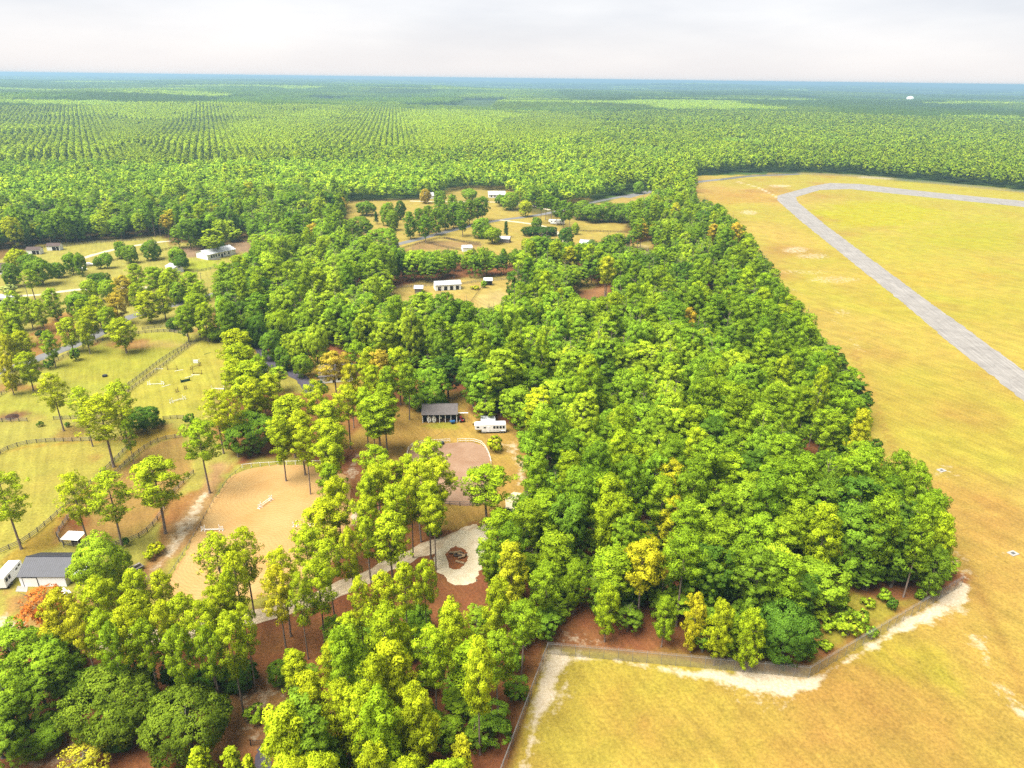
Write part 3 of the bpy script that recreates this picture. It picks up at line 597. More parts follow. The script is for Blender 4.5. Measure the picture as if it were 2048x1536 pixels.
PAL = {  # display colours to albedo
 'pine_y': (186, 202, 36), 'pine_b': (168, 194, 36), 'pine_m': (146, 176, 36), 'pine_d': (124, 158, 36), 'pine_yy': (196, 196, 40), 'pine_o': (204, 182, 56),
 'br_l': (172, 200, 46), 'br_b': (146, 182, 44), 'br_m': (126, 160, 42), 'br_d': (100, 136, 40), 'br_y': (190, 200, 34), 'oak': (118, 142, 38), 'orange': (224, 138, 62), 'bush_y': (196, 190, 52), 'dark': (78, 112, 36), 'pale': (176, 186, 96)}
FK = 0.65
def pcol(key, rg, j=.1):
    c = np.array(A(*PAL[key], k=FK)); f = rg.uniform(1 - j, 1 + j); h_ = rg.uniform(-.07, .07)
    return (c[0] * f * (1 + h_), c[1] * f, c[2] * f * (1 - h_))
TREES = []   # dict(kind,var,x,y,h,R,col,label,group,cat,hand)
def hand(cx, cy, w, kind, key, h=None, label=None, group=None, cat=None, base=None):
    rg = np.random.default_rng(int(cx * 7 + cy * 13)); P = PROTO[kind]; pr = P[(2, 4, 6, 8)[int(rg.integers(4))]] if kind == 'pine' and cy > 880 else P[int(rg.integers(len(P)))]
    h = h or pr['h'] * rg.uniform(.92, 1.08)
    if base is not None: p = at(*base)
    else: p = at(cx, cy, h * pr['cf'])
    dep = (np.array([p[0], p[1], h * pr['cf']]) - CAM) @ FW
    TREES.append(dict(kind=kind, pr=pr, x=p[0], y=p[1], h=h, R=w / 2 * dep / FPX, rz=rg.uniform(0, 6.28), col=pcol(key, rg, .06), key=key, label=label, group=group, cat=cat, hand=True))

# ---- hand placed trees; (crown x, crown y, crown width) in photo pixels
TRACKV = [(470, 1242), (500, 1235), (530, 1228), (560, 1218), (665, 1186), (690, 1175), (715, 1163), (740, 1150), (800, 1119), (830, 1107), (885, 1086), (920, 1068)]
def many(rows, kind, key, label, group, cat, h=None):
    for r_ in rows:
        k = r_[3] if len(r_) > 3 else key
        if 1080 < r_[1] < 1300 and r_[0] > 420 and min(math.hypot(r_[0] - a, r_[1] - b) for a, b in TRACKV) < r_[2] * .50: continue
        hand(r_[0], r_[1], r_[2], kind, k, r_[4] if len(r_) > 4 else h, label, group, cat)
hand(103, 796, 58, 'open_pine', 'pine_y', 19, 'thin tall pine standing alone in the upper left paddock beside the short board fence', None, 'pine tree', (128, 862))
hand(190, 852, 95, 'open_pine', 'pine_y', 22, 'largest pine of the paddock clump, its bare trunk reaching the lane fence', None, 'pine tree', (228, 934))
hand(164, 808, 50, 'open_pine', 'pine_y', 19, 'slender pine just left of the largest pine in the paddock clump', None, 'pine tree')
hand(234, 800, 72, 'open_pine', 'pine_y', 19, 'pine in front of the jumping paddock fence, right of the paddock clump', None, 'pine tree')
hand(255, 868, 30, 'open_pine', 'pine_m', 15, 'small ragged pine at the corner of the lane fences', None, 'pine tree')
hand(398, 900, 72, 'pine', 'pine_b', 21, 'pine with a long bare trunk between the shelter paddock and the sand arena', None, 'pine tree', (420, 986))
hand(308, 962, 96, 'pine', 'pine_y', 20, 'broad bright pine in the shelter paddock, largest crown in that paddock', None, 'pine tree')
hand(140, 994, 72, 'open_pine', 'pine_y', 20, 'open crowned pine leaning over the white roofed shelter', None, 'pine tree', (180, 1098))
hand(219, 1018, 84, 'open_pine', 'pine_y', 20, 'airy pine right of the white roofed shelter, beside the fence shrub', None, 'pine tree', (245, 1097))
hand(13, 1000, 84, 'open_pine', 'pine_y', 20, 'ragged pine at the left picture edge by the lane fence', None, 'pine tree', (43, 1098))
hand(203, 1132, 104, 'oak', 'br_l', 13, 'bright green broadleaf tree at the right end of the dark roofed barn', None, 'broadleaf tree')
hand(80, 1222, 92, 'sparse', 'orange', 12, 'orange leaved thin tree in front of the dark roofed barn', None, 'broadleaf tree')
hand(122, 1232, 74, 'pine', 'pine_yy', 19, 'yellow pine just right of the orange tree', None, 'pine tree')
hand(118, 1278, 70, 'young_pine', 'pine_yy', 14, 'short yellow pine under the yellow pine beside the orange tree', None, 'pine tree')
many([(199, 1215, 78), (276, 1188, 60), (272, 1238, 70), (325, 1190, 52), (366, 1238, 66), (330, 1262, 58), (407, 1262, 60), (440, 1222, 60), (360, 1310, 60, 'pine_m'), (258, 1275, 66), (205, 1275, 66, 'pine_b'), (293, 1296, 60, 'pine_m'), (460, 1283, 66), (420, 1310, 50, 'pine_m'), (490, 1260, 52), (230, 1300, 50, 'pine_m'), (165, 1262, 60, 'pine_yy')],
     'pine', 'pine_y', 'pine in the row below the dirt track at left', 'pines below the dirt track', 'pine tree')
many([(438, 1122, 92, 'pine_y'), (488, 1108, 72), (470, 1160, 70), (500, 1205, 64), (426, 1222, 50), (564, 1150, 72), (555, 1184, 66, 'pine_yy'), (530, 1225, 50), (600, 1195, 50), (458, 1190, 50)],
     'open_pine', 'pine_y', 'open crowned pine between the sand arena and the dirt track', 'pines at the lower end of the sand arena', 'pine tree')
many([(614, 1098, 64), (634, 1170, 66), (658, 1128, 66), (705, 1136, 62), (749, 1120, 66, 'pine_yy'), (781, 1076, 86), (731, 1040, 60), (735, 1080, 46), (649, 1046, 92), (672, 1002, 60), (661, 968, 56, 'pine_m'), (700, 1105, 44), (866, 1134, 92), (830, 1110, 50)],
     'pine', 'pine_y', 'pine of the stand between the sand arena and the dirt track', 'pines right of the sand arena', 'pine tree')
many([(752, 930, 66, 'pine_b'), (752, 972, 60), (784, 962, 62), (790, 1020, 66), (837, 972, 64), (878, 958, 62), (857, 1008, 64), (868, 1035, 56), (857, 920, 64), (815, 950, 50), (820, 1000, 52), (735, 990, 44)],
     'pine', 'pine_y', 'pine in the clump at the lower left of the riding ring', 'pines by the riding ring', 'pine tree')
hand(975, 968, 98, 'pine', 'pine_b', 17, 'large round topped pine on the lower right corner of the brown riding ring', None, 'pine tree')
hand(1000, 1070, 80, 'pine', 'pine_b', 21, 'tall pine right of the sandy turnaround', None, 'pine tree')
hand(1002, 1120, 56, 'young_pine', 'pine_d', 10, 'dark low pine beneath the tall pine at the turnaround', None, 'pine tree')
hand(990, 887, 33, 'shrub', 'br_y', 5.2, 'small round yellow green tree in front of the gooseneck horse trailer', None, 'tree')
many([(810, 1180, 60), (766, 1195, 60), (720, 1205, 46), (850, 1170, 50)], 'pine', 'pine_y', 'pine on the lower verge of the dirt track below the turnaround', 'pines on the track verge', 'pine tree')
# bottom left
many([(20, 1310, 120, 'br_b', 14), (70, 1345, 120, 'br_b', 13), (5, 1390, 110, 'br_b', 14), (110, 1310, 80, 'br_b', 12), (60, 1400, 90, 'br_m', 11), (-20, 1450, 110, 'br_m', 12), (10, 1500, 80, 'br_m', 10)],
     'broad', 'br_b', 'bright green broadleaf tree of the clump at the lower left picture edge', 'broadleaf clump at lower left', 'broadleaf tree')
many([(140, 1345, 60, 'br_m', 9), (175, 1365, 60, 'br_m', 8), (130, 1385, 50, 'br_m', 7)], 'broad', 'br_m', 'low olive green tree between the bright clump and the two round oaks', 'low trees beside the oaks', 'broadleaf tree')
hand(226, 1410, 170, 'oak', 'oak', 12, 'left one of the two big round dark oaks at lower left', None, 'oak tree')
hand(371, 1447, 162, 'oak', 'oak', 12, 'right one of the two big round dark oaks at lower left', None, 'oak tree')
hand(76, 1472, 96, 'oak', 'br_m', 5, 'oval light green bush left of the two round oaks', None, 'bush')
hand(172, 1515, 100, 'sparse', 'bush_y', 5, 'yellowish loose bush below the left round oak', None, 'bush')
hand(235, 1480, 60, 'oak', 'dark', 4, 'dark low bush between the two round oaks', None, 'bush')
many([(475, 1352, 74), (410, 1362, 64), (350, 1345, 56)], 'oak', 'dark', 'glossy dark round bush under the pines behind the right oak', 'dark bushes behind the oaks', 'bush', 5)
hand(510, 1428, 44, 'shrub', 'br_l', 3, 'pale green low bush on the bare sandy clearing', None, 'bush')
hand(560, 1345, 50, 'oak', 'br_m', 5, 'leafy bush at the edge of the bare clearing under the pines', None, 'bush')
many([(150, 1310, 50), (100, 1290, 40)], 'shrub', 'br_m', 'low shrub under the yellow pine', 'shrubs under the yellow pine', 'bush', 4)
many([(400, 1530, 60, 'pine_y', 8), (465, 1528, 50, 'pine_y', 8), (500, 1545, 40, 'pine_y', 8)], 'young_pine', 'pine_y', 'young pine at the bottom picture edge right of the round oak', 'young pines at bottom edge', 'pine tree')
# middle left, around the house
many([(473, 690, 66), (480, 722, 66), (497, 757, 72), (520, 742, 40, 'pine_m'), (470, 752, 56), (540, 780, 50), (505, 790, 50), (555, 748, 40, 'br_l', 9)], 'pine', 'pine_y', 'pine of the tall row along the right side of the jumping paddock', 'pines right of the jumping paddock', 'pine tree')
many([(432, 816, 60), (461, 820, 52)], 'open_pine', 'pine_y', 'open crowned pine at the lower right corner of the jumping paddock', 'pines at jumping paddock corner', 'pine tree')
hand(498, 862, 104, 'oak', 'br_m', 12, 'dark broad tree between the paddock pines and the sand arena', None, 'broadleaf tree')
many([(580, 826, 78), (600, 860, 66), (560, 870, 54), (654, 838, 66), (660, 882, 74), (655, 915, 62), (610, 895, 50), (693, 808, 58), (632, 800, 52)], 'pine', 'pine_y', 'pine of the stand above the far end of the sand arena', 'pines above the sand arena', 'pine tree')
many([(730, 812, 54), (768, 806, 54), (745, 830, 44)], 'pine', 'pine_b', 'pine left of the shed row barn', 'pines left of the shed row barn', 'pine tree')
hand(760, 850, 80, 'pine', 'pine_b', 20, 'tall pine left of the riding ring with its bare trunk showing below', None, 'pine tree', (764, 917))
hand(668, 732, 62, 'pine', 'pine_o', 18, 'orange tinged pine hiding the grey roofed house', None, 'pine tree')
many([(712, 715, 48, 'pine_m'), (737, 728, 48), (762, 733, 48, 'pine_o'), (797, 728, 52), (745, 765, 40), (775, 770, 44, 'pine_m'), (815, 760, 44, 'pine_m'), (700, 765, 40, 'pine_yy')], 'pine', 'pine_y', 'pine of the group right of the grey roofed house', 'pines beside the grey roofed house', 'pine tree')
many([(545, 690, 46, 'br_m', 11), (590, 700, 50, 'br_l', 13), (632, 690, 52, 'br_l', 17), (570, 715, 40, 'br_m', 9), (605, 730, 40, 'br_b', 9), (612, 655, 46, 'pine_m', 15), (560, 655, 60, 'pine_m', 15), (520, 660, 50, 'br_d', 14)], 'oak', 'br_l', 'leafy tree between the dark driveway and the grey roofed house', 'trees behind the dark driveway', 'broadleaf tree')
hand(852, 776, 92, 'oak', 'br_b', 13, 'bright green broad tree behind the shed row barn', None, 'broadleaf tree')
hand(895, 742, 66, 'poplar', 'dark', 16, 'dark evergreen tree behind the shed row barn', None, 'broadleaf tree')
many([(870, 806, 46, 'dark'), (885, 808, 30, 'br_m')], 'shrub', 'dark', 'low dark shrub against the back of the shed row barn', 'shrubs behind the shed row barn', 'bush', 3)
many([(638, 752, 14), (638, 766, 16), (645, 774, 22)], 'shrub', 'dark', 'clipped dark shrub at the corner of the grey roofed house', 'shrubs at the grey roofed house', 'bush', 1.8)
hand(868, 1060, 34, 'shrub', 'br_d', 4, 'dark shrub on the red straw below the riding ring', None, 'bush')
# left paddocks shrubs
hand(283, 838, 68, 'oak', 'br_d', 7, 'solitary round dark green bush in the left paddock', None, 'bush')
hand(381, 838, 26, 'shrub', 'br_m', 4.2, 'small bush at the end of the short paddock fence', None, 'bush')
many([(325, 844, 11), (80, 848, 14), (135, 849, 11)], 'shrub', 'br_d', 'tiny dark shrub on the grass below the board fence', 'tiny shrubs below the fence', 'bush', 1.7)
hand(250, 1083, 17, 'shrub', 'br_d', 2.4, 'small dark shrub against the shelter paddock fence', None, 'bush')
hand(312, 1096, 34, 'shrub', 'br_y', 3, 'long yellow green bush on the grass beside the sandy track', None, 'bush')
hand(300, 1108, 26, 'shrub', 'br_y', 2.6, 'lower half of the yellow green hedge beside the sandy track', None, 'bush')
# mid left belt along the asphalt road
many([(10, 655, 38), (44, 690, 43), (14, 698, 38, 'pine_yy'), (54, 735, 48), (15, 745, 34, 'pine_yy'), (56, 620, 36, 'pine_b'), (105, 606, 41, 'pine_b'), (80, 625, 31, 'pine_b'), (20, 628, 41, 'pine_b'), (181, 640, 40), (137, 664, 45), (170, 665, 34), (244, 664, 57), (234, 612, 41, 'pine_o'), (195, 618, 38), (247, 577, 41, 'pine_o'), (293, 610, 52), (325, 603, 41), (308, 557, 50, 'pine_b'), (342, 558, 43, 'pine_b'), (381, 569, 46, 'pine_b'), (271, 550, 40, 'pine_b'), (400, 590, 38, 'pine_b')],
     'low_pine', 'pine_y', 'pine of the belt along the grey asphalt road at left', 'pines along the asphalt road', 'pine tree', 14)
many([(391, 620, 62, 'pine_b', 18), (370, 640, 41, 'pine_m', 15), (410, 640, 43, 'pine_b', 16)], 'low_pine', 'pine_y', 'pine of the dense group above the corner of the jumping paddock', 'pines above the paddock corner', 'pine tree')
many([(156, 608, 46, 'br_b', 12), (215, 580, 34, 'br_l', 11), (180, 580, 34, 'br_l', 11), (430, 668, 34, 'br_m', 6), (345, 648, 26, 'br_d', 5), (355, 585, 34, 'br_b', 10)], 'oak', 'br_b', 'broadleaf tree among the pines along the asphalt road', 'broadleaf trees along the asphalt road', 'broadleaf tree')
many([(452, 558, 53, 'pine_m', 18), (478, 540, 46, 'pine_y', 18), (440, 590, 34, 'pine_m', 15)], 'low_pine', 'pine_b', 'pine below the long white building, at the road bend', 'pines at the road bend', 'pine tree')
hand(198, 562, 42, 'oak', 'br_d', 8, 'wide dark tree in the middle of the left meadow', None, 'broadleaf tree')
many([(142, 526, 29, 'br_b', 12), (160, 528, 22, 'pine_m', 13), (80, 542, 50, 'br_m', 14), (60, 530, 38, 'br_m', 13), (32, 518, 38, 'br_y', 12), (22, 550, 34, 'br_m', 12), (115, 540, 26, 'br_m', 8)], 'oak', 'br_b', 'broadleaf tree on the house plot between the two dark board fences', 'trees on the left house plot', 'broadleaf tree')
hand(59, 556, 38, 'open_pine', 'pine_m', 15, 'pale open pine with bare branches at the end of the dark board fence', None, 'pine tree')
hand(18, 578, 31, 'shrub', 'pale', 4.5, 'pale flowering round bush by the sandy driveway', None, 'bush')
many([(354, 512, 33, 'br_b', 11), (362, 525, 29, 'br_d', 9), (303, 500, 36, 'br_m', 11), (259, 508, 29, 'br_b', 10), (240, 500, 21, 'br_b', 10), (212, 520, 24, 'br_b', 9), (195, 525, 17, 'br_m', 7), (238, 492, 15, 'pine_o', 7)], 'oak', 'br_b', 'leafy tree along the gravel lane in the left meadow', 'trees along the gravel lane', 'broadleaf tree')
hand(425, 478, 46, 'poplar', 'br_l', 17, 'bright yellow green tree standing over the long white building', None, 'broadleaf tree')
hand(443, 494, 18, 'shrub', 'dark', 7, 'dark cedar beside the bright tree behind the long white building', None, 'tree')
many([(80, 667, 20, 'dark', 3), (95, 728, 22, 'br_m', 4), (25, 760, 22, 'br_d', 4), (150, 708, 22, 'br_m', 5)], 'shrub', 'br_m', 'roadside shrub under the pines along the asphalt road', 'shrubs under the road pines', 'bush')
many([(30, 655, 43), (215, 640, 38), (275, 590, 38), (165, 625, 36), (100, 690, 34), (335, 570, 38), (30, 610, 34)], 'low_pine', 'pine_b', 'pine of the second row in the belt along the asphalt road', 'second row along the asphalt road', 'pine tree', 14)
# far pasture
many([(680, 411, 28, 'pine_o', 12), (732, 416, 38, 'br_m', 11), (764, 482, 66, 'br_b', 15), (717, 455, 52, 'br_m', 14), (776, 428, 30, 'pine_m', 16), (785, 440, 26, 'pine_m', 14), (800, 420, 22, 'br_d', 14), (963, 456, 38, 'br_b', 13), (1020, 402, 38, 'br_b', 14), (939, 389, 30, 'br_b', 11), (1051, 416, 26, 'br_y', 13), (1127, 378, 32, 'br_m', 11), (1232, 376, 34, 'br_b', 12), (1278, 375, 22, 'br_b', 11), (1073, 446, 22, 'br_m', 8), (1132, 474, 30, 'br_d', 12), (1151, 457, 16, 'br_l', 8), (985, 470, 34, 'pine_m', 11), (1000, 400, 20, 'br_m', 10), (1110, 395, 30, 'br_m', 12), (850, 392, 22, 'pine_o', 12), (880, 396, 24, 'br_m', 12)],
     'oak', 'br_b', 'solitary shade tree standing in the far pasture', 'shade trees in the far pasture', 'broadleaf tree')
many([(1060, 462, 34), (1085, 462, 36), (1102, 462, 26)], 'oak', 'dark', 'dark low thicket tree in the far pasture, left of the white motorhome', 'dark thicket in the far pasture', 'broadleaf tree', 6)
hand(1054, 491, 24, 'oak', 'br_y', 9, 'yellow tree beside the small far roofs', None, 'broadleaf tree')
many([(1012, 456, 12, 'dark', 11), (752, 434, 11, 'dark', 9)], 'young_pine', 'dark', 'narrow dark cedar in the far pasture', 'cedars in the far pasture', 'cedar tree')
many([(820, 448, 30), (838, 440, 30), (856, 434, 30), (872, 440, 30), (890, 432, 30), (906, 428, 30), (922, 424, 30), (938, 420, 30), (955, 416, 30), (880, 415, 30), (905, 410, 26), (925, 440, 28), (850, 452, 28), (965, 412, 28)], 'low_pine', 'pine_d', 'pine of the long straight row along the road in the far pasture', 'pine row in the far pasture', 'pine tree', 18)
many([(1082, 408, 24), (1092, 402, 22), (1103, 408, 24), (1115, 412, 22), (1128, 416, 22), (1140, 420, 20)], 'pine', 'pine_d', 'tall pine of the group above the white motorhome', 'pines above the motorhome', 'pine tree', 20)
many([(1165, 420, 40), (1185, 425, 44), (1212, 424, 40), (1240, 425, 40)], 'oak', 'br_m', 'dense green tree right of the white motorhome', 'trees right of the motorhome', 'broadleaf tree', 14)
many([(968, 568, 14, 'br_b', 4), (949, 575, 20, 'br_y', 2), (846, 585, 9, 'br_m', 3)], 'shrub', 'br_b', 'little bush on the meadow beside the small sheds', 'bushes on the stable meadow', 'bush')
many([(1650, 1290, 30, 'br_l', 2), (1660, 1250, 36, 'br_l', 3), (1740, 1262, 30, 'br_b', 2.4), (1690, 1225, 34, 'br_b', 3), (1735, 1205, 30, 'br_l', 2), (1640, 1225, 34, 'br_l', 3.4), (1770, 1190, 30, 'br_b', 3), (1700, 1255, 50, 'br_l', 4), (1720, 1235, 36, 'br_l', 4), (1680, 1240, 34, 'br_l', 3), (1670, 1200, 30, 'br_l', 3), (1785, 1208, 22, 'br_d', 3), (1840, 1190, 20, 'br_m', 2.5)], 'shrub', 'br_l', 'shrub on the grassy corner inside the chain link fence', 'shrubs in the fence corner', 'bush')
hand(1752, 893, 30, 'shrub', 'br_d', 5, 'dark sapling at the notch in the right edge of the big wood', None, 'bush')
hand(1628, 812, 38, 'open_pine', 'pine_y', 26, 'tall pine with a long bare trunk at the notch in the right wood edge', None, 'pine tree', (1618, 893))
hand(1345, 965, 64, 'pine', 'pine_yy', 20, 'yellow pine standing out in the middle of the big wood', None, 'pine tree')
hand(1082, 822, 74, 'poplar', 'br_y', 17, 'yellowing tree at the wood edge right of the horse trailer', None, 'broadleaf tree')

many([(1700, 838, 66, 'br_m', 17), (1716, 795, 56, 'br_d', 15), (1690, 862, 50, 'br_m', 12), (1695, 770, 56, 'pine_m', 17), (1668, 720, 50, 'br_m', 15), (1722, 850, 40, 'br_d', 10)], 'poplar', 'br_m', 'tree on the bulge of the right wood edge above the notch', 'trees on the bulge of the wood edge', 'broadleaf tree')
many([(1858, 1035, 70, 'pine_m', 18), (1880, 1090, 66, 'pine_b', 17), (1830, 985, 64, 'pine_m', 19), (1868, 1140, 60, 'br_m', 13), (1795, 955, 60, 'pine_m', 17)], 'low_pine', 'pine_m', 'pine on the lower right wood edge beside the airfield', 'pines on the lower right wood edge', 'pine tree')
hand(1572, 1262, 118, 'oak', 'br_d', 13, 'big dark round tree at the lower right wood corner touching the fence', None, 'broadleaf tree')
many([(1500, 1275, 60, 'pine_b', 14), (1440, 1255, 56, 'pine_y', 15), (1390, 1240, 50, 'pine_yy', 14), (1330, 1235, 50, 'pine_m', 12), (1215, 1215, 54, 'pine_b', 14), (1150, 1165, 60, 'pine_m', 13)], 'low_pine', 'pine_b', 'tree on the lower front of the big wood above the fence', 'trees on the lower wood front', 'tree')
# ------------------------------------------------------------------ woods: fill everything that the photograph shows as wood
NOFILL = [np.array(p, float) for p in [
    [(-800, 560), (0, 506), (58, 494), (310, 474), (332, 490), (400, 505), (500, 478), (500, 505), (470, 525), (430, 560), (424, 600), (436, 660), (448, 700), (470, 730), (520, 690), (545, 690), (600, 700), (650, 690), (700, 700), (820, 745), (850, 750), (935, 795), (950, 840), (1012, 845), (1030, 885), (1056, 930), (1040, 985), (1030, 1010), (960, 1050), (962, 1160), (1000, 1185), (930, 1215), (840, 1205), (740, 1225), (640, 1240), (560, 1300), (520, 1330), (560, 1350), (585, 1400), (530, 1440), (520, 1800), (-900, 1800)],
    [(1097, 1290), (1615, 1335), (1640, 1320), (1922, 1155), (1912, 1090), (1880, 1020), (1840, 955), (1790, 928), (1752, 905), (1742, 860), (1738, 800), (1705, 745), (1660, 690), (1625, 640), (1592, 600), (1545, 530), (1500, 470), (1440, 410), (1392, 395), (1388, 352), (1490, 346), (1600, 345), (1700, 349), (1850, 361), (2048, 381), (2700, 446), (2700, 1900), (880, 1900), (1000, 1536)],
    [(1097, 1290), (1112, 1240), (1160, 1262), (1230, 1285), (1330, 1298), (1480, 1318), (1615, 1335)],
    [(1618, 1335), (1640, 1290), (1628, 1200), (1690, 1178), (1790, 1205), (1890, 1168), (1922, 1157)],
    [(1100, 1290), (1062, 1332), (1045, 1400), (1003, 1480), (962, 1540), (985, 1800), (1000, 1536)],
    [(688, 404), (860, 398), (910, 380), (1010, 380), (1060, 420), (1170, 405), (1290, 380), (1320, 384), (1290, 396), (1200, 425), (1250, 448), (1265, 465), (1180, 482), (1130, 486), (1055, 470), (1050, 500), (950, 500), (800, 500), (760, 480), (700, 460)],
    [(760, 582), (840, 566), (1020, 556), (1090, 552), (1000, 575), (1005, 612), (960, 618), (930, 605), (880, 598), (800, 600)],
    [(1145, 590), (1190, 572), (1235, 582), (1180, 598)], [(1255, 492), (1300, 480), (1320, 498), (1290, 503)],
    [(1580, 868), (1605, 885), (1660, 905), (1610, 905)],
    [(470, 1228), (560, 1205), (640, 1182), (720, 1150), (800, 1108), (880, 1076), (930, 1056), (945, 1075), (890, 1098), (810, 1132), (730, 1174), (650, 1208), (560, 1234), (470, 1258)],
    [(560, 1240), (640, 1225), (600, 1290), (560, 1320), (530, 1330)], [(880, 1190), (960, 1170), (985, 1190), (920, 1225)]]]
NOFILL_G = G([(1090, 1295), (1620, 1340), (1930, 1150), (2100, 1100), (2100, 1600), (900, 1700)])
FPINE = np.array([(480, 1330), (640, 1230), (760, 1180), (1000, 1170), (1100, 1180), (1120, 1260), (1060, 1340), (980, 1540), (960, 1900), (400, 1900)], float)
BRIGHT = [np.array(p, float) for p in ([(980, 640), (1150, 600), (1420, 700), (1560, 760), (1560, 800), (1420, 800), (1330, 860), (1200, 900), (1060, 880), (1000, 800), (900, 720)], [(460, 480), (700, 480), (860, 560), (860, 700), (700, 690), (540, 600)])]
def blocked(x, y, h, Rr):
    bad = np.zeros(len(x), bool); rx = RT[:2] / np.hypot(*RT[:2])
    for fz, fr in ((.0, 0), (.35, 0), (.72, 0), (.72, .75), (.72, -.75), (.93, 0), (.5, .6), (.5, -.6)):
        q = proj(np.stack([x + rx[0] * Rr * fr, y + rx[1] * Rr * fr, h * fz], 1))
        for p in NOFILL: bad |= inside(q[:, :2], p)
    return bad
def grid(x0, x1, y0, y1, s):
    xs, ys = np.meshgrid(np.arange(x0, x1, s), np.arange(y0, y1, s)); xs = xs + (np.arange(xs.shape[0]) % 2)[:, None] * s / 2
    return xs.ravel() + RNG.uniform(-.42, .42, xs.size) * s, ys.ravel() + RNG.uniform(-.42, .42, xs.size) * s
hx = np.array([[t['x'], t['y'], t['R']] for t in TREES])
def fillzone(s, ymin, ymax, dmin, dmax, under=False, zone=None):
    x, y = grid(-ymax * .95, ymax * .95, ymin, ymax, s); d = np.hypot(x, y)
    k = (d >= dmin) & (d < dmax) & (np.abs(np.degrees(np.arctan2(x, y))) < 46)
    q = proj(np.stack([x, y, x * 0 + 12], 1)); k &= (q[:, 0] > -260) & (q[:, 0] < 2300) & (q[:, 1] < 1720)
    x, y, q = x[k], y[k], q[k]
    u = RNG.uniform(size=len(x)); fp = inside(q[:, :2], FPINE); br = np.zeros(len(x), bool)
    for p in BRIGHT: br |= inside(q[:, :2], p)
    mainw = (q[:, 1] > 600) & (q[:, 0] > 900) & ~fp
    clump = vnoise(np.c_[x, y], 22, 41)
    ppine = np.where(fp, .93, np.where(br, .12, np.where(mainw, .62, np.where(q[:, 1] < 480, np.where(q[:, 0] < 640, .12, .45), .40))))
    ppine = np.clip(ppine + (clump - .5) * np.where(fp, .2, .9), 0.02, .97)
    pine = u < ppine
    h = np.where(pine, RNG.uniform(15, 25, len(x)), RNG.uniform(10, 21.5, len(x))); Rr = np.where(pine, RNG.uniform(2.9, 4.1, len(x)), RNG.uniform(3.6, 5.6, len(x)))
    edge_low = RNG.uniform(size=len(x)) < .08; h = np.where(edge_low, h * .6, h); Rr = np.where(edge_low, Rr * .8, Rr)
    if zone == 'stand': Rr = Rr * .9
    if zone == 'wood': Rr = np.where(pine, RNG.uniform(2.9, 4.7, len(x)), RNG.uniform(3.4, 5.9, len(x))) * np.where(q[:, 1] < 640, 1.1, 1.0)
    if under: pine[:] = False; h = RNG.uniform(4.5, 9, len(x)); Rr = RNG.uniform(2.4, 4.0, len(x))
    bad = blocked(x, y, h, Rr)
    if under: bad |= fp & (RNG.uniform(size=len(x)) < .7)
    for sc in (.72, .45):      # try smaller trees along the edges of openings
        i = np.nonzero(bad)[0]
        if len(i):
            b2 = blocked(x[i], y[i], h[i] * sc, Rr[i] * sc); ok = i[~b2]
            h[ok] *= sc; Rr[ok] *= sc; bad[ok] = False
    near_h = np.zeros(len(x), bool)
    for (a, b, r_) in ([] if under else hx): near_h |= np.hypot(x - a, y - b) < r_ * .8
    bad |= fp & (RNG.uniform(size=len(x)) < .30) & (not under)
    if zone == 'stand': bad |= ~fp
    if zone == 'wood': bad |= fp
    ok = ~bad & ~near_h & ~inside(np.c_[x, y], NOFILL_G)
    for i in np.nonzero(ok)[0]:
        rg = RNG; kind = 'pine' if pine[i] else ('poplar' if rg.uniform() < .28 else 'broad')
        if pine[i] and h[i] < 11: kind = 'young_pine'
        if kind == 'poplar': h[i] *= 1.12; 
        P = PROTO[kind]; pr = P[int(rg.integers(len(P)))]
        v = rg.uniform()
        if fp[i]: key = 'pine_y' if v < .58 else 'pine_b' if v < .86 else 'pine_yy' if v < .90 else 'pine_m'
        elif pine[i]: key = 'pine_m' if v < .5 else 'pine_d' if v < .78 else 'pine_b' if v < .965 else 'pine_yy' if v < .985 else 'pine_o'
        elif br[i]: key = 'br_l' if v < .5 else 'br_b' if v < .9 else 'br_m'
        else: key = 'br_b' if v < .36 else 'br_m' if v < .72 else 'br_d' if v < .84 else 'br_l' if v < .97 else 'br_y'
        if not pine[i] and fp[i]: key = 'br_b' if v < .5 else 'br_m'
        where = 'fp' if fp[i] else 'main' if mainw[i] else 'left' if q[i, 0] < 640 else 'mid'
        TREES.append(dict(kind=kind, pr=pr, x=x[i], y=y[i], h=h[i], R=Rr[i], rz=rg.uniform(0, 6.28), col=pcol(key, rg, .13), key=key, hand=False, where=where, px=q[i, 0], py=q[i, 1], label=None, group=None, cat=None))
fillzone(5.4, 50, 330, 60, 300, zone='stand')
fillzone(6.7, 50, 330, 60, 300, zone='wood')
fillzone(8.0, 180, 640, 300, 620, zone='wood')
fillzone(6.0, 50, 330, 60, 320, True)

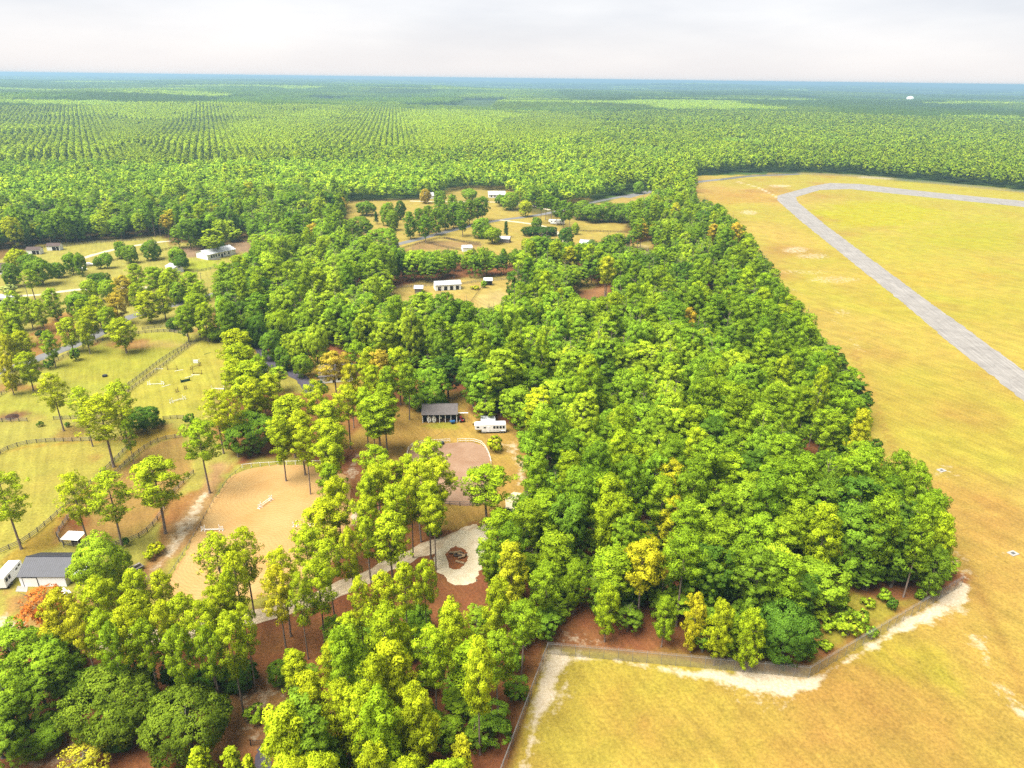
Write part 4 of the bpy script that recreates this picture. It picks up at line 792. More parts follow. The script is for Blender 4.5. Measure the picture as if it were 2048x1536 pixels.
ADJ = {'pine_y': 'bright', 'pine_b': 'bright', 'pine_m': 'mid green', 'pine_d': 'dark', 'pine_yy': 'yellow', 'pine_o': 'orange tinged', 'br_l': 'light green', 'br_b': 'bright green', 'br_m': 'mid green', 'br_d': 'dark green', 'br_y': 'yellow green'}
def where_text(t):
    px, py = t['px'], t['py']
    if t['where'] == 'fp':
        a = 'bottom' if py > 1440 else 'lower' if py > 1350 else 'upper'; b = 'left' if px < 780 else 'right'
        return f'in the {a} {b} foreground pine stand'
    if t['where'] == 'main':
        a = 'lower' if py > 1120 else 'lower middle' if py > 960 else 'middle' if py > 820 else 'upper'
        b = 'left part' if px < 1200 else 'centre left' if px < 1380 else 'centre right' if px < 1580 else 'airfield edge'
        return f'in the big wood, {a} {b}'
    if t['where'] == 'left': return 'in the wood behind the left meadows' if py < 480 else 'between the left road and the house'
    return 'in the tree belt around the stable meadow' if py > 480 else 'in the woods around the far pasture'
NAMES = {'pine': 'pine_tree', 'low_pine': 'pine_tree', 'open_pine': 'pine_tree', 'young_pine': 'pine_tree', 'broad': 'broadleaf_tree', 'poplar': 'broadleaf_tree', 'oak': 'oak_tree', 'shrub': 'bush', 'sparse': 'broadleaf_tree'}
def size_of(t):
    q = proj([[t['x'], t['y'], t['h'] * .7]])[0]
    vis = -60 < q[0] < 2110 and 120 < q[1] < 1600
    return (FPX * t['R'] / max(q[2], 1)) if vis else 0
stuff = {'pine': [], 'broad': []}
fills = [t for t in TREES if not t['hand']]
for t in fills: t['size'] = size_of(t)
nh = {'pine': sum(t['hand'] and NAMES[t['kind']] == 'pine_tree' for t in TREES), 'broad': sum(t['hand'] and NAMES[t['kind']] != 'pine_tree' for t in TREES)}
chosen = []
for fam in ('pine', 'broad'):
    c = sorted([t for t in fills if (NAMES[t['kind']] == 'pine_tree') == (fam == 'pine')], key=lambda t: -t['size'])
    n = max(0, 300 - nh[fam]); chosen += [t for t in c[:n] if t['size'] > 0]; stuff[fam] += [t for i, t in enumerate(c) if i >= n or t['size'] <= 0]
ORD = ['leftmost', 'second', 'third', 'fourth', 'fifth', 'sixth', 'seventh', 'eighth', 'ninth', 'tenth', 'eleventh', 'twelfth', 'thirteenth', 'fourteenth', 'fifteenth', 'sixteenth', 'seventeenth', 'eighteenth', 'nineteenth', 'twentieth', 'twenty first', 'twenty second', 'twenty third', 'twenty fourth', 'twenty fifth']
final = [t for t in TREES if t['hand']] + chosen
for t in final:
    if t['label'] is None:
        kd = 'pine' if NAMES[t['kind']] == 'pine_tree' else 'broadleaf tree'
        t['label'] = f"{ADJ.get(t['key'], 'green')} {kd} {where_text(t)}"; t['group'] = t['label']; t['cat'] = 'pine tree' if kd == 'pine' else kd
byg = {}
for t in final:
    if t['group']: byg.setdefault(t['label'], []).append(t)
for lab, ts in byg.items():
    if 1 < len(ts) <= 24 and len(lab.split()) <= 13:
        ts.sort(key=lambda t: proj([[t['x'], t['y'], t['h'] * .7]])[0][0]); n = len(ts)
        for i, t in enumerate(ts):
            t['label'] = 'rightmost ' + lab if i == n - 1 else 'leftmost ' + lab if i == 0 else ORD[i] + ' from left, ' + lab
    elif len(ts) == 1 and not ts[0]['hand']: pass
for t in final:
    pr = t['pr']; nm = NAMES[t['kind']]
    if t['label'] is None:
        kd = 'pine' if nm == 'pine_tree' else 'broadleaf tree'
        t['label'] = f"{ADJ.get(t['key'], 'green')} {kd} {where_text(t)}"; t['group'] = t['label']; t['cat'] = 'pine tree' if kd == 'pine' else kd
    if t['cat'] == 'bush': nm = 'bush'
    elif t['cat'] == 'pine tree': nm = 'pine_tree'
    elif t['cat'] == 'oak tree': nm = 'oak_tree'
    elif t['cat'] == 'tree': nm = 'pine_tree' if NAMES[t['kind']] == 'pine_tree' else 'small_tree'
    elif t['cat'] == 'cedar tree': nm = 'cedar_tree'
    else: nm = 'broadleaf_tree'
    e = thing(nm, (t['x'], t['y'], 0), t['label'], t['cat'], t['rz'], t['group'])
    e.scale = (t['R'] / pr['R'], t['R'] / pr['R'], t['h'] / pr['h'])
    c = link('crown', pr['c'], e); c.color = tuple(t['col']) + (1,)
    link('trunk', pr['t'], e)

DEAD = [trunk_mesh(300 + i, 'dead_branches', 16, .2, .97, 26, simple('dead_wood', (.34, .31, .27), .9, .2, 3.0), 2.6) for i in range(2)]
for i, (px, py, h_, txt) in enumerate(((458, 842, 15, 'bare grey dead tree among the pines at the jumping paddock corner'), (1040, 1090, 14, 'bare grey dead tree at the left edge of the big wood by the turnaround'), (672, 1075, 13, 'bare dead tree under the pines right of the sand arena'))):
    p = at(px, py, h_ * .6); t = thing('dead_tree', (p[0], p[1], 0), txt, 'dead tree', i * 1.3); t.scale = (1, 1, h_ / 16); link('trunk', DEAD[i % 2], t)

# ---- the rest of the woods as scattered stuff
def far_tree(seed, kind):
    rg = np.random.default_rng(seed)
    if kind == 'pine':
        h, Rr, cb = 18., 3.0, .36; n = 34; t = rg.uniform(0, 1, n); z = h * (cb + (1 - cb) * t); r = Rr * np.sqrt(1 - t ** 1.9) * rg.uniform(.5, 1, n); az = rg.uniform(0, 6.28, n)
    else:
        h, Rr = 15., 4.6; n = 40; u = rg.uniform(-.5, 1, n); z = h * (.58 + .40 * u); r = Rr * np.sqrt(np.maximum(0, 1 - u * u)) * rg.uniform(.75, 1, n); az = rg.uniform(0, 6.28, n)
    C = np.c_[r * np.cos(az), r * np.sin(az), z]; O = unit(C - np.array([0, 0, h * .55]))
    return leaves(rg, C, np.full(n, 1.0), 9, 1.15, O, rg.uniform(.75, 1.25, n), spread=.35, radial=.4, aspect=.5)
def patch(seed, pineish):
    rg = np.random.default_rng(seed); Vs, Ns, Ts = [], [], []
    for i in range(18):
        V, n_, t_ = far_tree(seed * 50 + i, 'pine' if rg.uniform() < pineish else 'broad'); k = len(V) // 3; sel = np.repeat(rg.uniform(size=k) < .22, 3)
        V = V[sel] * np.array([1.25, 1.25, rg.uniform(.8, 1.15)]); Vs.append(V + np.array([rg.uniform(-16, 16), rg.uniform(-16, 16), 0])); Ns.append(n_[sel]); Ts.append(t_[sel] * rg.uniform(.8, 1.2))
    return np.vstack(Vs), np.vstack(Ns), np.concatenate(Ts)
def proto_obj(name, meshes):
    """an object that is only ever instanced; join crown and trunk meshes"""
    if len(meshes) == 1: return bpy.data.objects.new(name, meshes[0])
    import bmesh
    bm = bmesh.new(); me = meshes[0].copy(); me.materials.append(meshes[1].materials[0])
    nv = len(me.vertices); no = np.zeros(len(me.loops) * 3, np.float32)
    V = np.zeros(len(meshes[0].vertices) * 3, np.float32); meshes[0].vertices.foreach_get('co', V)
    return bpy.data.objects.new(name, meshes[0])
def scatter(name, protos, pts, label, cat):
    """pts rows: x y z rot sx sz r g b"""
    pts = np.asarray(pts, np.float32)
    me = bpy.data.meshes.new(name); me.vertices.add(len(pts)); me.vertices.foreach_set('co', pts[:, :3].ravel())
    def att(n, typ, key, arr): a = me.attributes.new(n, typ, 'POINT'); a.data.foreach_set(key, np.ascontiguousarray(arr, np.float32).ravel())
    att('rot', 'FLOAT_VECTOR', 'vector', np.c_[np.zeros((len(pts), 2)), pts[:, 3]]); att('scl', 'FLOAT_VECTOR', 'vector', pts[:, [4, 4, 5]])
    att('tcol', 'FLOAT_COLOR', 'color', np.c_[pts[:, 6:9], np.ones(len(pts))])
    a = me.attributes.new('pick', 'INT', 'POINT'); a.data.foreach_set('value', RNG.integers(0, len(protos), len(pts)).astype(np.int32)); me.update()
    o = link(name, me)
    g = bpy.data.node_groups.new(name + '_scatter', 'GeometryNodeTree'); g.interface.new_socket('Geometry', in_out='INPUT', socket_type='NodeSocketGeometry'); g.interface.new_socket('Geometry', in_out='OUTPUT', socket_type='NodeSocketGeometry')
    gi = g.nodes.new('NodeGroupInput'); go = g.nodes.new('NodeGroupOutput'); iop = g.nodes.new('GeometryNodeInstanceOnPoints'); jn = g.nodes.new('GeometryNodeJoinGeometry')
    for p in protos:
        oi = g.nodes.new('GeometryNodeObjectInfo'); oi.inputs['Object'].default_value = p; oi.inputs['As Instance'].default_value = True; g.links.new(oi.outputs['Geometry'], jn.inputs[0])
    def na_(n, typ): q = g.nodes.new('GeometryNodeInputNamedAttribute'); q.data_type = typ; q.inputs['Name'].default_value = n; return q.outputs[0]
    g.links.new(gi.outputs[0], iop.inputs['Points']); g.links.new(jn.outputs[0], iop.inputs['Instance']); iop.inputs['Pick Instance'].default_value = True
    g.links.new(na_('pick', 'INT'), iop.inputs['Instance Index']); g.links.new(na_('rot', 'FLOAT_VECTOR'), iop.inputs['Rotation']); g.links.new(na_('scl', 'FLOAT_VECTOR'), iop.inputs['Scale'])
    g.links.new(iop.outputs[0], go.inputs[0])
    md = o.modifiers.new('scatter', 'NODES'); md.node_group = g
    return tag(o, label, cat, None, 'stuff')
def rows(ts): return [(t['x'], t['y'], 0, t['rz'], t['R'] / t['pr']['R'], t['h'] / t['pr']['h'], *t['col']) for t in ts]
POB = {k: [bpy.data.objects.new(k + '_stock', p['ci']) for p in v] for k, v in PROTO.items()}
TOB = {k: [bpy.data.objects.new(k + '_trunk_stock', p['t']) for p in v] for k, v in PROTO.items()}
for fam, lab in (('pine', 'mass of further pines crowding the woods and tree belts'), ('broad', 'mass of further broadleaf trees crowding the woods and tree belts')):
    sub = {}
    kinds = ('pine', 'young_pine') if fam == 'pine' else ('broad', 'poplar')
    ts = [t for t in stuff[fam] if t['kind'] in kinds]
    # one scatter per family; the small share of other kinds uses the main stock with its own size
    main = kinds[0]
    rr = [(t['x'], t['y'], 0, t['rz'], t['R'] / PROTO[main][0]['R'], t['h'] / PROTO[main][0]['h'], *t['col']) for t in ts]
    scatter('pine_wood' if fam == 'pine' else 'broadleaf_wood', POB[main], rr, lab, 'wood')
    if fam == 'pine': TR_P = rr
    else: TR_B = rr
scatter('wood_trunks', TOB['pine'], TR_P + TR_B, 'mass of trunks standing under the crowded woods', 'wood')

# ---- distant forest
FPO = [bpy.data.objects.new('far_pine_stock', trimesh('far_pine', *far_tree(500 + i, 'pine'), M_LEAFI)) for i in range(5)]
FBO = [bpy.data.objects.new('far_broad_stock', trimesh('far_broad', *far_tree(520 + i, 'broad'), M_LEAFI)) for i in range(5)]
PAO = [bpy.data.objects.new('forest_patch_stock', trimesh('forest_patch', *patch(600 + i, .6), M_LEAFI)) for i in range(6)]
def colarr(key, n, j=.12):
    c = np.array(A(*PAL[key], k=FK)); f = RNG.uniform(1 - j, 1 + j, (n, 1)); hh = RNG.uniform(-.07, .07, n)
    return c[None] * f * np.c_[1 + hh, np.ones(n), 1 - hh]
def stand_id(P, cell):
    """nearest jittered cell centre, gives stands of even age"""
    q = np.c_[P[:, 0], P[:, 1] * .8] / cell + (np.c_[vnoise(P, cell * .5, 51), vnoise(P, cell * .5, 52)] - .5) * .5
    i = np.floor(q).astype(int); v = np.sin(i[:, 0] * 91.7 + i[:, 1] * 47.3) * 43758.5; return v - np.floor(v)
PLANT = np.array([(-900, 322), (0, 330), (300, 333), (560, 326), (600, 305), (680, 300), (900, 308), (1050, 300), (1180, 282), (1200, 250), (1100, 225), (700, 200), (0, 195), (-900, 190)], float)
RIGHTP = np.array([(1600, 345), (1620, 322), (1700, 312), (2048, 340), (2600, 420), (2600, 460), (2048, 381)], float)
def farfill(sx, sy, rot, d0, d1, mode):
    W_ = d1 * 1.02; xs, ys = np.meshgrid(np.arange(-W_, W_, sx), np.arange(-W_, W_, sy)); x, y = xs.ravel(), ys.ravel()
    x = x + RNG.uniform(-.5, .5, x.size) * (sx * .40 if mode == 'rows' else sx * .9); y = y + RNG.uniform(-.5, .5, x.size) * sy * .8
    c, s = math.cos(rot), math.sin(rot); x, y = c * x - s * y, s * x + c * y
    d = np.hypot(x, y); k = (d > d0) & (d < d1) & (y > 0) & (np.abs(np.degrees(np.arctan2(x, y))) < 43)
    return x[k], y[k]
fp_pts, fb_pts, pa_pts = [], [], []
# plantation in rows
for rot_, lo_, hi_ in ((30, -2000, 330), (22, 330, 640), (9, 640, 3000)):
    x, y = farfill(8.4, 4.2, R(rot_), 560, 2300, 'rows'); z = terrain(np.c_[x, y]); q = proj(np.c_[x, y, z + 8])
    k = inside(q[:, :2], PLANT) & (q[:, 0] + 60 * np.sin(q[:, 1] * .05) >= lo_) & (q[:, 0] + 60 * np.sin(q[:, 1] * .05) < hi_); x, y, z = x[k], y[k], z[k]; n = len(x); st = stand_id(np.c_[x, y], 260); gap = vnoise(np.c_[x, y], 60, 61)
    keep = (RNG.uniform(size=n) < np.where(gap > .80, .25, .93)); x, y, z, st = x[keep], y[keep], z[keep], st[keep]; n = len(x)
    c_ = colarr('pine_b', n) * (.72 + .3 * st)[:, None]
    fp_pts.append(np.c_[x, y, z, RNG.uniform(0, 6.28, n), RNG.uniform(.75, 1.1, n), (.72 + .35 * st) * RNG.uniform(.9, 1.1, n), c_])
# everything else to 2.3 km
for (sp, d0, d1) in ((7.0, 600, 1300), (8.8, 1300, 2300)):
    x, y = farfill(sp, sp, 0, d0, d1, 'wild'); z = terrain(np.c_[x, y]); q = proj(np.c_[x, y, z + 8]); q0 = proj(np.c_[x, y, z]); qt = proj(np.c_[x, y, z + 16])
    bad = inside(q[:, :2], PLANT)
    for p in NOFILL: bad |= inside(q0[:, :2], p) | inside(q[:, :2], p) | inside(qt[:, :2], p)
    x, y, z, q = x[~bad], y[~bad], z[~bad], q[~bad]; P = np.c_[x, y]; n = len(x)
    rp = inside(q[:, :2], RIGHTP); st = stand_id(P, 300); cl = vnoise(P, 90, 71) * .6 + vnoise(P, 30, 72) * .4
    pine = (cl + np.where(q[:, 0] > 1200, .18, np.where(q[:, 1] < 330, .15, -.22)) > .52) | rp
    u = RNG.uniform(size=n); cb_ = np.where((u < .4)[:, None], colarr('br_l', n), np.where((u < .8)[:, None], colarr('br_b', n), colarr('br_m', n))) * (.8 + .35 * vnoise(P, 150, 73))[:, None]
    cp = np.where((u < .5)[:, None], colarr('pine_b', n), colarr('pine_m', n)) * (.78 + .35 * st)[:, None]
    sc_ = sp / 6.6
    dk = np.where(q[:, 0] > 1150, .85, 1.0)[:, None]; cp = cp * dk; cb_ = cb_ * np.sqrt(dk)
    i = pine; fp_pts.append(np.c_[x, y, z, RNG.uniform(0, 6.28, n), RNG.uniform(.9, 1.35, n) * sc_, RNG.uniform(.75, 1.15, n) * np.where(rp, .95, 1), cp][i])
    i = ~pine; fb_pts.append(np.c_[x, y, z, RNG.uniform(0, 6.28, n), RNG.uniform(.75, 1.2, n) * sc_, RNG.uniform(.7, 1.15, n), cb_][i])
scatter('pine_plantation', FPO, np.vstack(fp_pts), 'far pine forest and plantation rows covering the plain', 'forest')
scatter('broadleaf_forest', FBO, np.vstack(fb_pts), 'far bright broadleaf forest between the pastures and the plantation', 'forest')
for (sp, d0, d1) in ((25, 2300, 5500), (34, 5500, 9500), (62, 9500, 17000)):
    x, y = farfill(sp, sp, 0, d0, d1, 'wild'); P = np.c_[x, y]; z = terrain(P); n = len(x); st = stand_id(P, 480); gl = vnoise(P, 420, 81)
    keep = ~((st > .93) & (gl > .5)); 
    c_ = np.where((gl > .6)[:, None], colarr('pine_m', n), colarr('pine_d', n)) * (.5 + .5 * st)[:, None] * np.where(x > 250, .75, 1.0)[:, None]
    lt = (vnoise(P * np.array([.4, 1.]), 260, 83) > .80)[:, None]; c_ = np.where(lt, colarr('br_l', n), c_)
    pa_pts.append(np.c_[x, y, z, RNG.uniform(0, 6.28, n), np.full(n, sp / 25), (.7 + .5 * st) * RNG.uniform(.9, 1.1, n), c_][keep])
scatter('distant_forest', PAO, np.vstack(pa_pts), 'blue hazed forest stretching to the horizon', 'forest')

# ------------------------------------------------------------------ fences
def pathpts(P, step, rnd=1):
    P = np.asarray(P, float)
    if rnd: P = smooth_poly(P, .5, 0.0, False, rnd)
    seg = np.hypot(*np.diff(P, axis=0).T); s = np.r_[0, np.cumsum(seg)]; n = max(1, int(round(s[-1] / step)))
    t = np.linspace(0, s[-1], n + 1); return np.c_[np.interp(t, s, P[:, 0]), np.interp(t, s, P[:, 1])]
_pm = {}
def board_fence(pts, label, step=2.44, h=1.35, rails=(.35, .75, 1.15), mat=None, pmat=None, detail=True, name='board_fence', cat='fence', rnd=1, rt=.15, pw=.13, group=None):
    mat = mat or M_WOODG; pmat = pmat or M_POST; P = pathpts(G(pts), step, rnd); c = P[0]
    t = thing(name, (c[0], c[1], 0), label, cat, 0, group); L_ = P - c
    if detail:
        k = (pmat.name, h, pw)
        if k not in _pm: _pm[k] = MB().box(0, 0, h / 2, pw, pw, h).mesh('post', pmat)
        k2 = (mat.name, rt)
        if k2 not in _pm: _pm[k2] = MB().box(.5, 0, 0, 1, .045, rt).mesh('rail', mat)
        for i, p in enumerate(L_):
            o = link('post', _pm[k], t); o.location = (p[0], p[1], 0)
        for a, b in zip(L_[:-1], L_[1:]):
            d = b - a; an = math.atan2(d[1], d[0]); nx, ny = -math.sin(an) * (pw / 2 + .026), math.cos(an) * (pw / 2 + .026)
            for z in rails:
                o = link('rail', _pm[k2], t); o.location = (a[0] + nx, a[1] + ny, z); o.rotation_euler = (0, 0, an); o.scale = (np.hypot(*d), 1, 1)
    else:
        m = MB(); r_ = MB()
        for p in L_: m.box(p[0], p[1], h / 2, pw, pw, h)
        for a, b in zip(L_[:-1], L_[1:]):
            d = b - a; an = math.atan2(d[1], d[0])
            for z in rails: r_.box((a[0] + b[0]) / 2, (a[1] + b[1]) / 2, z, np.hypot(*d), .06, rt, an)
        tag(m.build('posts', pmat, t), kind='stuff'); tag(r_.build('rails', mat, t), kind='stuff')
    return t
board_fence([(-40, 815), (0, 793), (60, 754), (110, 723), (185, 690), (230, 672), (278, 668)], 'grey board fence along the road side of the upper left paddock')
board_fence([(278, 668), (330, 663), (362, 667), (379, 676), (377, 690), (330, 716), (285, 751), (235, 788), (195, 818)], 'grey board fence curving round the top of the upper left paddock')
board_fence([(285, 660), (330, 654), (352, 656)], 'short outer board fence with gate behind the top of the upper left paddock')
board_fence([(436, 673), (412, 675), (392, 683), (345, 718), (300, 752), (250, 790)], 'grey board fence along the lane side of the jumping paddock')
board_fence([(-30, 846), (0, 844), (55, 843)], 'short pale board fence at the left picture edge below the upper paddock')
board_fence([(108, 840), (150, 838), (205, 838)], 'board fence stretch behind the paddock pine clump')
board_fence([(327, 840), (345, 838), (368, 838)], 'short board fence beside the solitary round bush')
board_fence([(-20, 925), (0, 908), (20, 898), (52, 888), (100, 884), (150, 883), (200, 882), (248, 881)], 'grey board fence along the top of the lower left paddock')
board_fence([(262, 890), (228, 925), (168, 982), (110, 1035), (55, 1082), (0, 1107), (-30, 1118)], 'dark board fence running down the left side of the grass lane')
board_fence([(368, 874), (322, 880), (283, 900), (240, 940), (200, 980), (150, 1020), (118, 1063), (113, 1078), (128, 1091)], 'grey board fence along the lane side of the shelter paddock')
board_fence([(128, 1091), (150, 1094), (190, 1096), (240, 1092), (292, 1070), (320, 1036), (345, 990), (366, 968), (388, 948)], 'grey board fence round the lower end of the shelter paddock')
board_fence([(452, 760), (448, 790), (440, 800)], 'short dark fence at the right edge of the jumping paddock', mat=M_WOODB)
board_fence([(816, 925), (815, 905), (822, 895), (840, 889), (880, 886), (900, 885)], 'pale pipe rail fence round the upper left of the riding ring', mat=M_WHITE, pmat=M_WHITE, rails=(.6, 1.2), h=1.3, rt=.1, pw=.1)
board_fence([(915, 885), (945, 884), (965, 889), (978, 912), (982, 930)], 'pale pipe rail fence round the upper right of the riding ring', mat=M_WHITE, pmat=M_WHITE, rails=(.6, 1.2), h=1.3, rt=.1, pw=.1)
board_fence([(880, 1010), (930, 1012), (980, 1010)], 'grey rail fence along the lower side of the riding ring', rails=(.5, 1.1))
board_fence([(485, 936), (500, 934), (560, 930), (620, 928), (642, 929)], 'white rail fence along the top of the sand arena', mat=M_WHITE, pmat=M_WHITE, rails=(1.1,), rt=.12, h=1.2)
board_fence([(482, 939), (456, 960), (430, 1000), (391, 1068), (357, 1128), (328, 1168)], 'low post and rail fence along the left side of the sand arena', mat=M_WOODG, pmat=M_WOODG, rails=(.85,), h=1.0, rt=.09, pw=.09)
board_fence([(75, 567), (100, 558), (150, 543), (200, 529), (250, 517), (300, 508), (345, 497)], 'dark brown board fence across the left meadow', mat=M_WOODB, pmat=M_WOODB, h=1.5)
board_fence([(55, 506), (100, 492)], 'dark fence between the two little white sheds', mat=M_WOODB, pmat=M_WOODB, detail=False)
board_fence([(125, 495), (160, 489), (220, 484), (305, 480)], 'dark fence along the wood behind the left meadow', mat=M_WOODG, pmat=M_WOODB, detail=False)
board_fence([(350, 503), (410, 492), (455, 485), (500, 480)], 'dark fence behind the long white building', mat=M_WOODB, pmat=M_WOODB, detail=False)
board_fence([(370, 550), (400, 543), (430, 537)], 'grey fence on the meadow below the long white building', detail=False)
board_fence([(700, 405), (760, 402), (860, 399)], 'dark fence along the far edge of the pasture', mat=M_WOODB, pmat=M_WOODB, detail=False)
board_fence([(798, 500), (850, 484), (885, 476), (920, 483), (960, 487)], 'brown paddock fence below the far pine row', mat=M_WOODB, pmat=M_WOODB, detail=False)
board_fence([(858, 487), (890, 495), (925, 502)], 'brown cross fence between the far paddocks', mat=M_WOODB, pmat=M_WOODB, detail=False)
board_fence([(888, 477), (930, 486), (962, 492)], 'upper brown cross fence in the far paddocks', mat=M_WOODB, pmat=M_WOODB, detail=False)
board_fence([(1160, 463), (1210, 464), (1255, 466)], 'wire fence right of the white motorhome', mat=M_WOODB, pmat=M_WOODB, detail=False)
board_fence([(750, 582), (800, 576), (830, 574), (870, 572)], 'grey fence along the trees left of the stable', mat=M_WOODG, pmat=M_WOODG, detail=False)
board_fence([(920, 570), (955, 564), (990, 562), (1030, 558), (1085, 553)], 'grey fence along the trees right of the stable', mat=M_WOODG, pmat=M_WOODG, detail=False)
board_fence([(968, 572), (955, 588), (942, 606)], 'thin dark fence across the stable meadow', mat=M_WOODB, pmat=M_WOODB, rails=(1.0,), detail=False)

def chain_fence(P, label, step=2.6, h=2.5, detail=True):
    P = pathpts(P, step, 0); c = P[0]; t = thing('chain_link_fence', (c[0], c[1], 0), label, 'fence'); L_ = P - c
    if detail:
        pm = MB().tube([(0, 0, 0), (0, 0, h)], .04, 6).tube([(0, 0, h), (.22, .0, h + .28)], .025, 4).mesh('post', M_GALV)
        rm = MB().tube([(0, 0, 0), (1, 0, 0)], .03, 5).mesh('top_rail', M_GALV); wm = MB().quad((0, 0, .05), (1, 0, .05), (1, 0, h), (0, 0, h)).mesh('mesh_panel', M_CHAIN)
        bm_ = MB()
        for k in range(3): bm_.tube([(0, .07 + .07 * k, h + .08 + .09 * k), (1, .07 + .07 * k, h + .08 + .09 * k)], .012, 3)
        bw = bm_.mesh('barbed_wire', M_GALV)
        for i, p in enumerate(L_):
            o = link('post', pm, t); o.location = (p[0], p[1], 0); d = L_[min(i + 1, len(L_) - 1)] - L_[max(i - 1, 0)]; o.rotation_euler = (0, 0, math.atan2(d[1], d[0]) + math.pi / 2)
        for a, b in zip(L_[:-1], L_[1:]):
            d = b - a; an = math.atan2(d[1], d[0]); ln = np.hypot(*d)
            for nm, me, z in (('top_rail', rm, h), ('mesh_panel', wm, 0), ('barbed_wire', bw, 0)):
                o = link(nm, me, t); o.location = (a[0], a[1], z); o.rotation_euler = (0, 0, an); o.scale = (ln, 1, 1)
    else:
        m = MB(); w = MB()
        for p in L_: m.box(p[0], p[1], h / 2, .12, .12, h)
        for a, b in zip(L_[:-1], L_[1:]): w.quad((*a, .05), (*b, .05), (*b, h), (*a, h))
        tag(m.build('posts', M_GALV, t), kind='stuff'); tag(w.build('mesh_panels', M_CHAIN, t), kind='stuff')
c0, c1, c2 = at(1094, 1308)[:2], at(1617, 1356)[:2], at(1922, 1173)[:2]
c3 = at(985, 1600)[:2]
chain_fence(np.array([c0, c1]), 'chain link fence along the lower edge of the big wood')
chain_fence(np.array([c1, c2]), 'chain link fence slanting along the grassy wood corner to the airfield')
chain_fence(np.array([c0, c3]), 'chain link fence running from the fence corner down to the bottom picture edge')
chain_fence(G([(1440, 362), (1500, 353), (1600, 349), (1700, 353), (1850, 366), (2048, 386), (2300, 414)]), 'far perimeter fence along the pines at the end of the airfield', 4, 2.5, False)

# ------------------------------------------------------------------ buildings
def yaw_of(a, b, z=0): p, q = at(a[0], a[1], z), at(b[0], b[1], z); return math.atan2(q[1] - p[1], q[0] - p[0]), float(np.hypot(*(q - p)[:2]))
def gable(name, loc, yaw, Lx, Wy, eave, ridge, wall, roof, label, cat, over=.35, open_front=False, windows=(), doors=(), ridge_y=0.0):
    """ridge along local x; front is local -y"""
    t = thing(name, (loc[0], loc[1], 0), label, cat, yaw); hx_, hy = Lx / 2, Wy / 2
    w = MB()
    if open_front:
        w.box(0, hy - .06, eave / 2, Lx, .12, eave); w.box(-hx_ + .06, 0, eave / 2, .12, Wy - .25, eave); w.box(hx_ - .06, 0, eave / 2, .12, Wy - .25, eave)
        w.build('wall', wall, t)
    else:
        w.extr([(-hy, 0), (hy, 0), (hy, eave), (ridge_y, ridge - .06), (-hy, eave)], -hx_, hx_); w.build('wall', wall, t)
    sl = (ridge - eave) / (hy - ridge_y); sl2 = (ridge - eave) / (hy + ridge_y); r_ = MB()
    th = .1
    r_.extr([(-hy - over, eave - sl2 * over + .02), (ridge_y, ridge + .02), (ridge_y, ridge + th), (-hy - over, eave - sl2 * over + th)], -hx_ - over, hx_ + over)
    r_.extr([(ridge_y, ridge + .02), (hy + over, eave - sl * over + .02), (hy + over, eave - sl * over + th), (ridge_y, ridge + th)], -hx_ - over, hx_ + over)
    rf = r_.build('roof', roof, t)
    MB().box(0, ridge_y, ridge + th + .02, Lx + 2 * over, .3, .06).build('ridge_cap', roof, rf)
    for (x, z, ww, hh, side) in windows:
        f = MB(); g_ = MB()
        if side in ('f', 'b'):
            y = (-hy - .02) if side == 'f' else (hy + .02); f.box(x, y, z, ww + .16, .06, hh + .16); fo = f.build('window', M_WHITE, t); g_.box(x, y + (-.025 if side == 'f' else .025), z, ww, .05, hh); g_.build('pane', M_GLASS, fo)
        else:
            xx = hx_ + .02 if side == 'r' else -hx_ - .02; f.box(xx, x, z, .06, ww + .16, hh + .16); fo = f.build('window', M_WHITE, t); g_.box(xx + (.025 if side == 'r' else -.025), x, z, .05, ww, hh); g_.build('pane', M_GLASS, fo)
    for (x, ww, hh, side, m) in doors:
        d = MB(); fr = MB()
        y = -hy - .03 if side == 'f' else hy + .03
        d.box(x, y, hh / 2, ww, .06, hh); do = d.build('door', m, t)
        fr.box(x - ww / 2 - .06, y - .01, hh / 2, .12, .09, hh).box(x + ww / 2 + .06, y - .01, hh / 2, .12, .09, hh).box(x, y - .01, hh + .05, ww + .24, .09, .12); fr.build('frame', M_DARK if m is not M_DARK else M_WHITE, do)
    return t
# dark roofed barn at lower left
a, b, c = at(29, 1154, 2.7), at(121, 1154, 2.7), at(89, 1104.5, 2.7)
ex = (b - a)[:2]; Lx = float(np.hypot(*ex)); yaw = math.atan2(ex[1], ex[0]); ey = np.array([-ex[1], ex[0]]) / Lx; Wy = float(np.dot((c - a)[:2], ey))
ctr = a[:2] + ex / 2 + ey * Wy / 2 + ex / Lx * 0.6
barn = gable('metal_barn', ctr, yaw, Lx, Wy * .94, 2.7, 4.7, M_METALW, M_ROOFD, 'white metal barn with dark blue roof at lower left', 'barn', .25,
             windows=[(-Wy * .12, 2.1, .9, .9, 'r')], doors=[(-Lx * .27, 2.9, 2.3, 'f', M_WHITE)])
m = MB(); hx_ = Lx / 2; wy = Wy * .94 / 2
m.quad((hx_ + .05, -wy * .75, 2.35), (hx_ + 3.0, -wy * .75, 1.95), (hx_ + 3.0, wy * .5, 1.95), (hx_ + .05, wy * .5, 2.35)); m.quad((hx_ + .05, wy * .5, 2.40), (hx_ + 3.0, wy * .5, 2.0), (hx_ + 3.0, -wy * .75, 2.0), (hx_ + .05, -wy * .75, 2.40)); m.build('awning', M_WHITE, barn)
m = MB()
for yy in (-wy * .72, -wy * .1, wy * .48): m.tube([(hx_ + 2.9, yy, 0), (hx_ + 2.9, yy, 1.95)], .06, 6)
